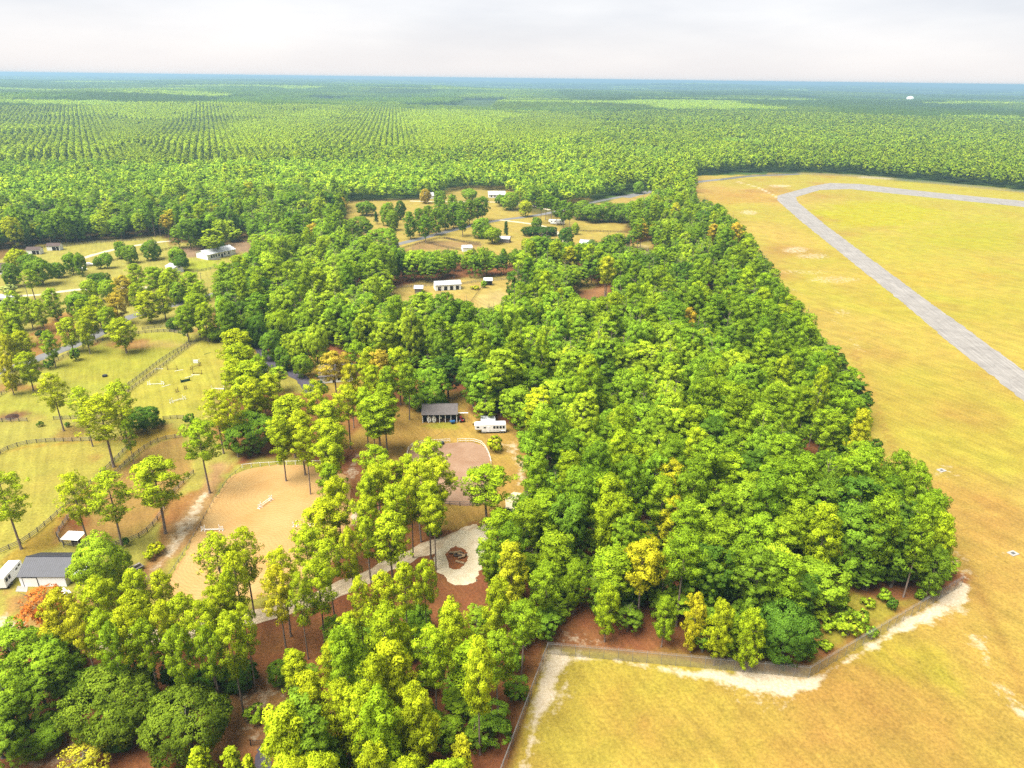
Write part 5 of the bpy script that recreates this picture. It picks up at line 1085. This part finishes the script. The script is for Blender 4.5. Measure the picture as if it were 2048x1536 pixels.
for yy in (-wy * .72,): m.tube([(hx_ + 1.5, yy, .0), (hx_ + 2.9, yy, 1.6)], .05, 5)
m.build('awning_post', M_WHITE, barn)

def xdoor(t, x0, x1, y, h):
    d = MB(); d.box((x0 + x1) / 2, y, h / 2, x1 - x0, .06, h); do = d.build('door', M_WHITE, t); k = MB()
    k.tube([(x0 + .1, y - .06, .1), (x1 - .1, y - .06, h - .1)], .07, 4).tube([(x0 + .1, y - .06, h - .1), (x1 - .1, y - .06, .1)], .07, 4)
    for z in (.08, h - .08): k.box((x0 + x1) / 2, y - .05, z, x1 - x0, .05, .14)
    for x in (x0 + .07, x1 - .07): k.box(x, y - .05, h / 2, .14, .05, h)
    k.build('brace', M_WOODB, do)
# shed row barn
yw, Lx = yaw_of((845, 846), (914, 845)); p0, p1 = at(845, 846), at(914, 845); nrm = np.array([-math.sin(yw), math.cos(yw)]); Wd = 6.2
ctr = (p0[:2] + p1[:2]) / 2 + nrm * Wd / 2
sb = gable('shed_row_barn', ctr, yw, Lx, Wd, 2.9, 4.3, M_WOODB, M_ROOFG, 'open fronted shed row barn with grey shingle roof and white crossbuck doors', 'barn', .3, open_front=True, ridge_y=1.7)
hy = -Wd / 2
MB().box(0, Wd / 2 - 2.2, 1.4, Lx - .3, .1, 2.8).build('stall_wall', M_WOODB, sb)
for i in range(7):
    x = -Lx / 2 + .12 + i * (Lx - .24) / 6; MB().box(x, hy + .1, 1.42, .16, .16, 2.84).build('post', M_WHITE, sb)
MB().box(0, hy + .1, 2.78, Lx, .1, .22).build('header', M_WHITE, sb)
xdoor(sb, -Lx / 2 + 1.3, -Lx / 2 + 2.8, hy + .28, 2.2); xdoor(sb, -Lx / 2 + 2.85, -Lx / 2 + 4.35, hy + .28, 2.2)
for i in range(3):
    x = -Lx / 2 + 5.2 + i * 1.9; m = MB()
    for z in (.35, .75, 1.15): m.box(x, hy + .3, z, 1.6, .05, .13)
    m.build('stall_gate', M_BROWN, sb)
MB().box(.2, hy + .45, 1.55, .8, .1, .5).build('white_tack_board', M_WHITE, sb)
MB().box(0, 0.2, .03, Lx - .1, Wd - .5, .06).build('floor', M_WOODB, sb)
# side rack with red tractor
rk = at(925, 845); t = thing('equipment_rack', (rk[0], rk[1], 0), 'open white framed equipment bay at the right end of the shed row barn', 'rack', yw)
m = MB()
for x in (-1.6, 1.5):
    for y in (0, 2.2): m.box(x, y, 1.1, .1, .1, 2.2)
m.build('frame', M_GALV, t); MB().box(0, 2.3, 2.25, 3.6, .35, .12).build('beam', M_WHITE, t)
def tractor(loc, rz, label):
    t = thing('tractor', (loc[0], loc[1], 0), label, 'tractor', rz)
    MB().extry([(-1.3, .55), (1.2, .55), (1.25, .95), (.35, 1.15), (.2, .95), (-1.3, .85)], -.38, .38).build('body', M_RED, t)
    MB().box(.75, 0, 1.05, 1.0, .6, .35).build('hood', M_RED, t); MB().box(-.55, 0, 1.05, .5, .5, .12).box(-.82, 0, 1.3, .1, .5, .45).build('seat', M_BLACK, t)
    m = MB()
    for y in (-.5, .5): m.tube([(-.95, y, .8), (-.95, y, 2.1)], .05, 5)
    m.tube([(-.95, -.5, 2.1), (-.95, .5, 2.1)], .05, 5); m.build('roll_bar', M_BLACK, t)
    for (x, y, r_) in ((-.75, -.62, .6), (-.75, .62, .6), (1.0, -.52, .38), (1.0, .52, .38)):
        w = MB().wheel(x, y, r_, r_, .32).build('wheel', M_BLACK, t); MB().wheel(x, y, r_, r_ * .5, .36).build('rim', M_WHITE, w)
    MB().tube([(.1, 0, 1.1), (-.1, 0, 1.35)], .03, 5).build('steering_column', M_BLACK, t)
tractor(at(923, 842), yw + 1.9, 'small red tractor parked in the equipment bay beside the shed row barn')
def cart(loc, rz, label, mat):
    t = thing('cart', (loc[0], loc[1], 0), label, 'cart', rz)
    MB().extry([(-.55, .45), (.45, .35), (.85, .95), (-.85, .95)], -.5, .5).build('tub', mat, t)
    for y in (-.58, .58): MB().wheel(-.1, y, .3, .3, .1).build('wheel', M_BLACK, t)
    MB().tube([(-.8, -.3, .9), (-1.4, -.3, .85)], .03, 4).tube([(-.8, .3, .9), (-1.4, .3, .85)], .03, 4).build('handle', M_GALV, t)
cart(at(905, 847), yw + .3, 'blue tub cart in front of the shed row barn', M_BLUE)
# small sheds and shelters
def shelter(name, loc, rz, lx, wy, hf, hb, roofm, label, cat='shelter', wall=None, postm=None):
    t = thing(name, (loc[0], loc[1], 0), label, cat, rz); m = MB()
    m.extr([(-wy / 2 - .2, hf), (wy / 2 + .2, hb), (wy / 2 + .2, hb + .1), (-wy / 2 - .2, hf + .1)], -lx / 2 - .2, lx / 2 + .2); m.build('roof', roofm, t)
    for x in (-lx / 2, lx / 2):
        for y, h_ in ((-wy / 2, hf), (wy / 2, hb)): MB().box(x, y, h_ / 2, .14, .14, h_).build('post', postm or M_WOODG, t)
    if wall: MB().box(0, wy / 2 - .1, hb / 2, lx - .16, .08, hb - .05).box(-lx / 2 + .1, 0, hb / 2 - .1, .08, wy - .3, hb - .25).box(lx / 2 - .1, 0, hb / 2 - .1, .08, wy - .3, hb - .25).build('wall', wall, t)
    return t
yw2, l2 = yaw_of((126, 1076), (157, 1078), 2.5)
s_ = shelter('run_in_shelter', (at(126, 1076, 2.5) + at(166, 1066, 2.5))[:2] / 2, yw2, l2 * 1.02, 2.6, 2.3, 2.5, M_WHITE, 'white flat roofed run in shelter in the lower paddock')
MB().box(0, .5, .5, 2.2, .6, 1.0).build('manger', M_WOODB, s_)
shelter('carport', at(976, 849)[:2], yw, 4.2, 2.6, 1.9, 2.2, M_ROOFS, 'white roofed open carport behind the gooseneck horse trailer', 'carport', wall=M_TEAL)
m = MB(); rg_ = random.Random(5)
hp = at(955, 848); t = thing('hay_heap', (hp[0], hp[1], 0), 'yellow heap of loose hay left of the white carport', 'hay')
for i in range(14): m.box(rg_.uniform(-1.6, 1.6), rg_.uniform(-1.0, 1.0), rg_.uniform(.15, .6), rg_.uniform(.5, 1.0), rg_.uniform(.4, .7), rg_.uniform(.3, .5), rg_.uniform(0, 3))
m.build('bales', M_HAY, t)['kind'] = 'stuff'
# stable meadow
yw3, l3 = yaw_of((871, 582), (922, 579)); gable('stable', (at(871, 582) + at(922, 579))[:2] / 2 + np.array([-math.sin(yw3), math.cos(yw3)]) * 3, yw3, l3, 6, 3.0, 4.3, M_WHITE, M_ROOFS, 'long white stable with pale metal roof and four dark doors on the far meadow', 'stable', .3,
      doors=[(-l3 * .34, 1.7, 2.2, 'f', M_DARK), (-l3 * .1, 1.7, 2.2, 'f', M_DARK), (l3 * .13, 1.7, 2.2, 'f', M_DARK), (l3 * .36, 1.7, 2.2, 'f', M_DARK)])
gable('shed', (at(832, 587) + at(842, 587))[:2] / 2 + np.array([0, 2.5]), 0, 3.8, 4.4, 2.6, 3.5, M_WOODG, M_ROOFS, 'grey walled shed left of the long white stable', 'shed', .5)
shelter('run_in_shed', at(976, 571)[:2] + np.array([0, 1.2]), .05, 4.4, 3.2, 2.6, 3.4, M_ROOFW, 'little run in shed with white roof right of the long white stable', 'shed', wall=M_WOODG)
for (px, py, txt) in ((67, 509, 'left one of the two little white sheds with brown roofs by the wood'), (107, 501, 'right one of the two little white sheds with brown roofs by the wood')):
    t = gable('shed', at(px, py)[:2] + np.array([0, 2]), .12, 7.5, 4.4, 2.9, 4.2, M_WHITE, M_ROOFB, txt, 'shed', .3, doors=[(.4, 2.2, 2.3, 'f', M_DARK), (2.5, 1.6, 2.3, 'f', M_DARK)])
yw4, l4 = yaw_of((414, 520), (470, 508), 0); gable('white_building', (at(414, 520) + at(470, 508))[:2] / 2 + np.array([-math.sin(yw4), math.cos(yw4)]) * 4.5, yw4, l4, 11, 3.2, 4.9, M_WHITE, M_ROOFW, 'long low white building with pale roof behind the left meadow', 'building', .4,
      windows=[(x, 1.8, 1.0, 1.4, 'f') for x in (-l4 * .36, -l4 * .28, -l4 * .2, -l4 * .1, l4 * .1, l4 * .25)], doors=[(0, 1.2, 2.2, 'f', M_DARK)])
t = thing('wood_stack', (*at(432, 520)[:2], 0), 'long low stack of boards in front of the long white building', 'stack', .3); MB().box(0, 0, .3, 5, .9, .6).build('boards', M_WOODG, t)
gable('metal_roofed_shed', at(345, 545)[:2] + np.array([0, 3]), -.75, 9, 6, 2.6, 3.8, M_METALW, M_ROOFS, 'pale metal roofed shed half hidden by a round tree on the left meadow', 'shed', .3)
gable('mobile_home', at(12, 607)[:2] + np.array([-2, 2]), .05, 15, 5, 2.8, 3.6, M_WHITE, M_ROOFS, 'grey roofed white home at the left picture edge by the sandy driveway', 'house', .3, windows=[(4.2, 1.5, 1.2, 1.0, 'f'), (0, 1.5, 1.2, 1.0, 'f'), (1.2, 1.6, 1.0, 1.0, 'r')])
gable('brown_roofed_house', at(-14, 548)[:2] + np.array([-1, 3]), .2, 14, 9, 2.8, 5.0, M_WHITE, M_ROOFB, 'brown roofed house cut off by the left picture edge', 'house', .5, windows=[(5, 1.5, 1.2, 1.2, 'f')])
yw5, l5 = yaw_of((640, 768), (694, 764)); gable('grey_roofed_house', (at(640, 768) + at(694, 764))[:2] / 2 + np.array([0, 5]), yw5, l5 + 2, 9, 2.8, 5.2, M_WHITE, M_ROOFG, 'white house with grey shingle roof hidden behind an orange tinged pine', 'house', .5, windows=[(-l5 * .3, 1.5, 1.2, 1.3, 'f'), (l5 * .1, 1.5, 1.2, 1.3, 'f'), (0, 1.5, 1, 1.2, 'r')], doors=[(-l5 * .1, 1.0, 2.1, 'f', M_DARK)])
gable('farm_house', at(993, 396)[:2] + np.array([0, 5]), .1, 15, 9, 3, 5.5, M_WHITE, M_ROOFS, 'white farm house at the far end of the pasture', 'house', .5, windows=[(x, 1.6, 1.3, 1.4, 'f') for x in (-5, -2, 4)], doors=[(1, 1.2, 2.2, 'f', M_DARK)])
gable('cottage', at(852, 398)[:2] + np.array([0, 4]), .2, 12, 8, 3, 5.2, M_WHITE, M_ROOFS, 'pale cottage behind the orange tinged tree at the far pasture edge', 'house', .5, windows=[(-3, 1.6, 1.2, 1.3, 'f'), (3, 1.6, 1.2, 1.3, 'f')])
gable('small_barn', at(1008, 485)[:2] + np.array([0, 2]), -.2, 8, 5, 2.6, 3.8, M_WOODG, M_ROOFW, 'white roofed small barn among the trees below the far pasture', 'barn', .3)
gable('paddock_shed', at(933, 503)[:2] + np.array([0, 2]), .3, 6, 5, 2.6, 3.6, M_WHITE, M_ROOFW, 'white shed at the end of the far paddock cross fence', 'shed', .3)
gable('blue_roofed_house', at(1125, 508)[:2] + np.array([0, 4]), -.6, 12, 8, 3, 5, M_WHITE, M_ROOFS, 'bluish roofed house among the trees below the motorhome', 'house', .4)
gable('tall_white_shed', at(1172, 497)[:2] + np.array([0, 3]), -.3, 7, 6, 3.2, 5, M_METALW, M_ROOFS, 'narrow white shed right of the bluish roofed house', 'shed', .3)
# white dome far away
d_ = at(1823, 184, 20); k_ = 5200 / np.hypot(*d_[:2]); dl = d_[:2] * k_
tz = float(terrain(np.array([dl]))[0]); t = thing('dome', (dl[0], dl[1], tz), 'white dome shaped building far off near the horizon at right', 'building')
m = MB(); n = 20
prof = [(22 * math.cos(a), 16 + 16 * math.sin(a)) for a in np.linspace(0, math.pi / 2, 7)]
prof = [(22, 0)] + prof
for (r0, z0), (r1, z1) in zip(prof[:-1], prof[1:]):
    for i in range(n):
        a0, a1 = 2 * math.pi * i / n, 2 * math.pi * (i + 1) / n; m.quad((r0 * math.cos(a0), r0 * math.sin(a0), z0), (r0 * math.cos(a1), r0 * math.sin(a1), z0), (r1 * math.cos(a1), r1 * math.sin(a1), z1), (r1 * math.cos(a0), r1 * math.sin(a0), z1))
m.build('shell', M_WHITE, t)

# ------------------------------------------------------------------ vehicles
def horse_trailer(loc, rz, L_, label, stalls=4, nose=True, name='horse_trailer'):
    """long axis local x, nose at -x, door side faces local -y"""
    t = thing(name, (loc[0], loc[1], 0), label, 'horse trailer', rz); W_ = 2.3; x1 = L_ / 2; xn = -L_ / 2 + (2.2 if nose else 0)
    prof = [(xn, .55), (x1, .55), (x1, 2.95), (x1 - .1, 3.05), (-L_ / 2 + .35, 3.05), (-L_ / 2, 2.7)] + ([(-L_ / 2 + .1, 1.55), (xn - .1, 1.45)] if nose else [(-L_ / 2, .9)])
    MB().extry(prof, -W_ / 2, W_ / 2).build('body', M_WHITE, t)
    MB().box(.1, 0, 3.09, L_ - .9, W_ - .25, .08).build('roof', M_METALW, t)
    for x in (-L_ * .25, L_ * .1): MB().box(x, .2, 3.22, .5, .5, .2).build('roof_vent', M_WHITE, t)
    for i in range(stalls):
        x = x1 - .75 - i * .95
        for sgn in (-1, 1):
            w = MB().box(x, sgn * (W_ / 2 + .02), 2.1, .68, .05, .85).build('window', M_BLACK, t); MB().box(x, sgn * (W_ / 2 + .045), 2.35, .5, .02, .3).build('pane', M_GLASS, w)
    for x, z in ((-L_ * .18, 2.1), (-L_ / 2 + 1.0, 2.3)):
        for sgn in (-1, 1): MB().box(x, sgn * (W_ / 2 + .02), z, .75, .05, .42).build('window', M_GLASS, t)
    MB().box(-L_ * .06, -W_ / 2 - .02, 1.55, .75, .05, 1.8).build('door', M_METALW, t)
    MB().box(0.3, -W_ / 2 - .025, .95, L_ * .62, .03, .06).build('trim_stripe', M_GALV, t)
    for x in (x1 - 1.7, x1 - .85):
        for sgn in (-1, 1):
            w = MB().wheel(x, sgn * (W_ / 2 - .05), .38, .38, .28).build('wheel', M_BLACK, t); MB().wheel(x, sgn * (W_ / 2 - .04), .38, .2, .3).build('rim', M_GALV, w)
    MB().box(x1 - 1.27, -W_ / 2 - .03, .82, 1.9, .12, .1).box(x1 - 1.27, W_ / 2 + .03, .82, 1.9, .12, .1).build('fender', M_WHITE, t)
    if nose: MB().tube([(-L_ / 2 + .6, 0, 1.5), (-L_ / 2 + .6, 0, .95)], .08, 6).build('hitch', M_BLACK, t)
    MB().tube([(xn + .25, 0, .6), (xn + .25, 0, .02)], .06, 6).build('jack', M_GALV, t)
    return t
yw6, l6 = yaw_of((948, 868), (1010, 866)); pc = (at(950, 868) + at(1010, 866))[:2] / 2
horse_trailer(pc + np.array([0, 1.1]), yw6, 9.6, 'long white gooseneck horse trailer with four dark windows beside the shed row barn')
p0, p1 = at(8, 1178), at(36, 1146); horse_trailer((p0 + p1)[:2] / 2 + np.array([-.3, .2]), math.atan2(p0[1] - p1[1], p0[0] - p1[0]), 6.4, 'white horse trailer parked left of the dark roofed barn', 2, False)
def vehicle(loc, rz, label, kind='car', L_=4.6, mat=None):
    t = thing('parked_car' if kind == 'car' else 'utility_cart' if kind == 'cart' else 'motorhome', (loc[0], loc[1], 0), label, 'car' if kind == 'car' else 'utility cart' if kind == 'cart' else 'motorhome', rz); mat = mat or M_WHITE
    if kind == 'car':
        MB().extry([(-2.3, .4), (2.25, .4), (2.3, .8), (1.3, .98), (.55, 1.5), (-1.3, 1.52), (-2.15, 1.02), (-2.3, .9)], -.88, .88).build('body', mat, t)
        MB().extry([(1.2, 1.0), (.55, 1.45), (-1.2, 1.47), (-1.9, 1.03)], -.895, .895).build('window', M_GLASS, t)
        ws = ((1.4, .85), (-1.45, .85)); r_ = .33
        for y in (-.6, .6): MB().box(2.28, y, .72, .06, .35, .14).build('headlight', M_METALW, t)
    elif kind == 'cart':
        MB().extry([(-1.4, .4), (1.4, .4), (1.45, .85), (.7, .95), (.5, .6), (-.3, .6), (-.4, .95), (-1.4, .95)], -.68, .68).build('body', mat, t)
        MB().box(-.1, 0, 1.9, 1.7, 1.35, .08).build('roof', mat, t)
        m = MB()
        for x in (-.85, .65):
            for y in (-.6, .6): m.tube([(x, y, .85), (x, y, 1.88)], .04, 4)
        m.build('roof_post', M_BLACK, t); MB().box(-.2, 0, .75, .5, 1.2, .16).box(-.42, 0, 1.05, .1, 1.2, .5).build('seat', M_BLACK, t); ws = ((.95, .62), (-.95, .62)); r_ = .3
    else:
        MB().extry([(-L_ / 2 + 1.6, .6), (L_ / 2, .6), (L_ / 2, 3.3), (L_ / 2 - .15, 3.4), (-L_ / 2 + .3, 3.4), (-L_ / 2, 3.0), (-L_ / 2 + .1, 1.8), (-L_ / 2 + 1.5, 1.7)], -1.25, 1.25).build('body', mat, t)
        MB().box(L_ * .12, -1.5, 2.0, 3.2, .5, 1.9).build('slide_out', M_WHITE, t)
        for x in (-L_ * .3, -L_ * .08, L_ * .38): MB().box(x, -1.27, 2.3, 1.0, .06, .6).build('window', M_GLASS, t)
        MB().box(0, 0, 3.55, 1.0, .8, .25).build('roof_unit', M_METALW, t); MB().box(-L_ * .18, -1.27, 1.6, .7, .06, 1.8).build('door', M_METALW, t); ws = ((L_ * .22, 1.15), (L_ * .32, 1.15)); r_ = .38
    for x, y in ws:
        for s in (-1, 1):
            w = MB().wheel(x, s * y, r_, r_, .24).build('wheel', M_BLACK, t); MB().wheel(x, s * y, r_, r_ * .55, .26).build('rim', M_GALV, w)
    return t
vehicle(at(1113, 449)[:2] + np.array([0, 1]), -.12, 'large white motorhome parked in the far pasture', 'rv', 12)
vehicle(at(127, 1196)[:2], .9, 'white utility cart partly hidden behind the orange tree', 'cart')
vehicle(at(178, 531)[:2], .4, 'white car parked by the trees on the gravel lane', 'car')
vehicle(at(165, 541)[:2], .2, 'white car under the tree by the dark board fence', 'car')
fp_ = at(271, 1141); t = thing('flatbed_trailer', (fp_[0], fp_[1], 0), 'grey flatbed utility trailer right of the bright tree by the sandy track', 'trailer', .95)
for i in range(5): MB().box(0, -.72 + i * .36, .66, 3.2, .33, .05).build('deck_board', M_WOODG, t)
MB().box(0, -.93, .74, 3.2, .06, .22).box(0, .93, .74, 3.2, .06, .22).build('side_rail', M_GALV, t)
for y in (-1.05, 1.05): w = MB().wheel(.1, y, .33, .33, .2).build('wheel', M_BLACK, t); MB().wheel(.1, y, .33, .16, .22).build('rim', M_GALV, w)
MB().tube([(-1.6, -.6, .55), (-2.8, 0, .5)], .05, 5).tube([(-1.6, .6, .55), (-2.8, 0, .5)], .05, 5).build('tongue', M_GALV, t)
MB().box(.6, .1, 1.0, 1.4, .5, .55).build('load', M_WOODG, t)
fp_ = at(253, 1146); t = thing('wood_chip_heap', (fp_[0], fp_[1], 0), 'orange heap of wood chips left of the flatbed trailer', 'heap'); m = MB()
rg_ = random.Random(9)
for i in range(18): m.box(rg_.gauss(0, .7), rg_.gauss(0, .7), rg_.uniform(.1, .45), rg_.uniform(.3, .7), rg_.uniform(.3, .6), rg_.uniform(.2, .5), rg_.uniform(0, 3))
tag(m.build('chips', M_ORANGE, t), kind='stuff')

# ------------------------------------------------------------------ jumps
def jump(px, py, rz, label, L_=3.6, mat=None, poles=(.45, .75), wings=True, group=None, wmat=None):
    mat = mat or M_WHITE; wmat = wmat or mat; p = at(px, py); t = thing('horse_jump', (p[0], p[1], 0), label, 'horse jump', rz, group)
    for s in (-1, 1):
        w = MB()
        x = s * L_ / 2; w.box(x, 0, .8, .12, .12, 1.6)
        if wings:
            w.box(x + s * .8, 0, .6, .12, .12, 1.2)
            for z in (.25, .6, 1.0): w.box(x + s * .4, 0, z, .8, .05, .1)
            w.box(x + s * .8, 0, .06, .12, .9, .1)
        w.box(x, 0, .06, .12, .9, .1); w.build('standard', wmat, t)
    for i, z in enumerate(poles): MB().tube([(-L_ / 2, -.1, z), (L_ / 2, -.1, z)], .06, 6).build('pole', mat, t)
    return t
jump(425, 1061, .05, 'white winged jump on the left side of the sand arena', 3.4, poles=(.35, .5))
jump(531, 1008, 1.15, 'white jump seen end on in the middle of the sand arena', 3.2, poles=(.4, .9))
jump(607, 1051, .15, 'white jump half under the pines at the right side of the sand arena', 3.2, poles=(.3,))
jump(660, 1046, .1, 'white jump almost hidden by the pine right of the sand arena', 3.0, poles=(.3, .6))
jump(312, 769, .12, 'white winged jump nearest the lane fence in the jumping paddock', 3.8, poles=(.3,))
jump(356, 802, .75, 'white winged jump at the near end of the jumping paddock', 3.4, poles=(.3, .6))
jump(436, 780, -.05, 'white jump at the right edge of the jumping paddock under the pines', 4.4, poles=(.5, .7), wings=False)
jump(345, 739, .0, 'low brown rail jump in the jumping paddock', 3.6, M_BROWN, (.3,), False)
jump(395, 748, .0, 'greenish brown rail jump right of the crossed rails in the jumping paddock', 3.2, M_BROWN, (.3, .5), False)
jump(363, 781, 1.0, 'orange brown standards in the middle of the jumping paddock', 2.4, M_BROWN, (), True)
jump(392, 735, 1.2, 'brown crossed rail jump below the white panel in the jumping paddock', 3.4, M_BROWN, (.5, .8), True)
p = at(371, 763); t = thing('horse_jump', (p[0], p[1], 0), 'solid dark green box jump in the jumping paddock', 'horse jump', .65)
MB().extr([(-.35, 0), (.35, 0), (.2, .8), (-.2, .8)], -1.4, 1.4).build('box', M_DGREEN, t); MB().box(-1.5, 0, .6, .12, .6, 1.2).box(1.5, 0, .6, .12, .6, 1.2).build('standard', M_DGREEN, t)
p = at(392, 726); t = thing('horse_jump', (p[0], p[1], 0), 'white solid panel jump at the far part of the jumping paddock', 'horse jump', .1)
MB().box(0, 0, .6, 1.7, .3, 1.2).build('panel', M_WHITE, t); MB().box(1.1, .4, .7, .12, .12, 1.4).box(-1.0, .4, .7, .12, .12, 1.4).build('standard', M_WHITE, t)
for (px, py, rz, mt, txt) in ((332, 772, .85, M_WHITE, 'white ground pole right of the winged jump by the lane fence'), (358, 741, .55, M_WHITE, 'white ground pole right of the low brown rail jump'), (378, 754, .8, M_WHITE, 'white ground pole above the dark green box jump'), (391, 750, 0, M_WHITE, 'white ground pole below the crossed brown rails'), (415, 707, .9, M_TEAL, 'green ground pole at the top right of the jumping paddock'), (318, 738, .1, M_WHITE, 'short white pole end beside the lane fence')):
    p = at(px, py); o = MB().tube([(-1.5, 0, .07), (1.5, 0, .07)], .07, 6).build('ground_pole', mt); o.location = (p[0], p[1], .0); o.rotation_euler = (0, 0, rz); tag(o, txt, 'ground pole')

# ------------------------------------------------------------------ small things
def trough(px, py, label, mat):
    p = at(px, py); t = thing('water_trough', (p[0], p[1], 0), label, 'water trough'); m = MB()
    m.tube([(0, 0, 0), (0, 0, .6)], .85, 14, True); m.build('tub', mat, t); MB().tube([(0, 0, .605), (0, 0, .61)], .75, 14).build('water', M_GLASS, t)
trough(210, 753, 'dark round water trough in the middle of the upper left paddock', M_BLACK); trough(883, 888, 'black water trough at the gap in the riding ring fence', M_BLACK)
def drain(px, py, label):
    p = at(px, py); t = thing('drain_inlet', (p[0], p[1], 0), label, 'drain', .4)
    MB().prism([(-1.1, -.8), (1.1, -.8), (1.1, .8), (-1.1, .8)], 0, .12).build('slab', M_CONC, t)
    g_ = MB().box(0, 0, .13, .9, .7, .05).build('grate', M_DARK, t); m = MB()
    for i in range(5): m.box(-.36 + i * .18, 0, .17, .05, .66, .04)
    m.build('bar', M_GALV, g_)
drain(1883, 941, 'concrete drain inlet in the grass beside the upper right wood edge'); drain(2026, 1107, 'concrete drain inlet in the grass at the right picture edge')
p = at(915, 1112); t = thing('log_pile', (p[0], p[1], 0), 'pile of cut logs on the straw island inside the turnaround', 'log pile'); rg_ = random.Random(3)
for i in range(9):
    a = rg_.uniform(-.5, .5); x, y, z = rg_.uniform(-1.2, 1.2), rg_.uniform(-1.3, 1.3), .22 + .28 * (i // 4); l_ = rg_.uniform(1.4, 2.6); r_ = rg_.uniform(.17, .27)
    MB().tube([(x - math.cos(a) * l_ / 2, y - math.sin(a) * l_ / 2, z), (x + math.cos(a) * l_ / 2, y + math.sin(a) * l_ / 2, z + .05)], r_, 8).build('log', M_LOG if i % 3 else M_WOODB, t)
p = at(920, 1126); o = MB().tube([(-1, .4, .26), (1, -.4, .26)], .26, 8).build('log', M_LOG); o.location = (p[0], p[1], 0); tag(o, 'single pale log lying below the log pile on the straw island', 'log')
p = at(27, 834); t = thing('dirt_heap', (p[0], p[1], 0), 'low brown heap of soil at the left edge of the upper paddock', 'heap'); m = MB(); m.tube([(0, 0, -.05), (.1, 0, .35), (.2, .1, .75)], [2.3, 1.7, .5], 11); m.build('soil', simple('brown_soil', A(132, 88, 58), .95, .3, 2.0), t)
hp = [at(888, 850), at(885, 862), at(872, 872), at(852, 880), at(832, 882)]
o = MB().tube([(q[0], q[1], .05) for q in hp], .05, 5).build('garden_hose', M_HAY); tag(o, 'pale garden hose lying across the yard from the shed row barn', 'hose')
gp = at(525, 1491); t = thing('farm_gate', (gp[0], gp[1], 0), 'dark tube gate at the bare clearing near the bottom edge', 'gate', .05); m = MB()
for z in (.3, .55, .8, 1.05, 1.25): m.tube([(-1.8, 0, z), (1.8, 0, z)], .035, 5)
m.build('rail', M_BLACK, t); MB().box(-1.85, 0, .7, .12, .12, 1.4).box(1.85, 0, .7, .12, .12, 1.4).build('post', M_BLACK, t)
for (px, py, h_, txt) in ((57, 598, 9, 'thin wooden utility pole by the sandy driveway'), (405, 575, 8, 'pale utility pole on the meadow at the road bend')):
    p = at(px, py); t = thing('utility_pole', (p[0], p[1], 0), txt, 'utility pole'); MB().tube([(0, 0, 0), (0, 0, h_)], [.16, .11], 7).build('pole', M_WOODG, t); MB().box(0, 0, h_ - .6, 1.8, .12, .12).build('crossarm', M_WOODG, t)

# ------------------------------------------------------------------ haze
hz_bot = float(gz.min()) - 1.0; hb = MB().prism([(-27500, -27500), (27500, -27500), (27500, 27500), (-27500, 27500)], hz_bot, 104.0)
m, t_, o_ = newmat('haze_air'); pv = N(t_, 'ShaderNodeVolumePrincipled'); pv.inputs['Color'].default_value = (0.27, 0.44, 0.58, 1); pv.inputs['Density'].default_value = 1.7e-4; pv.inputs['Anisotropy'].default_value = 0.2
t_.links.new(pv.outputs[0], o_.inputs['Volume']); tag(hb.build('haze', m), kind='stuff')
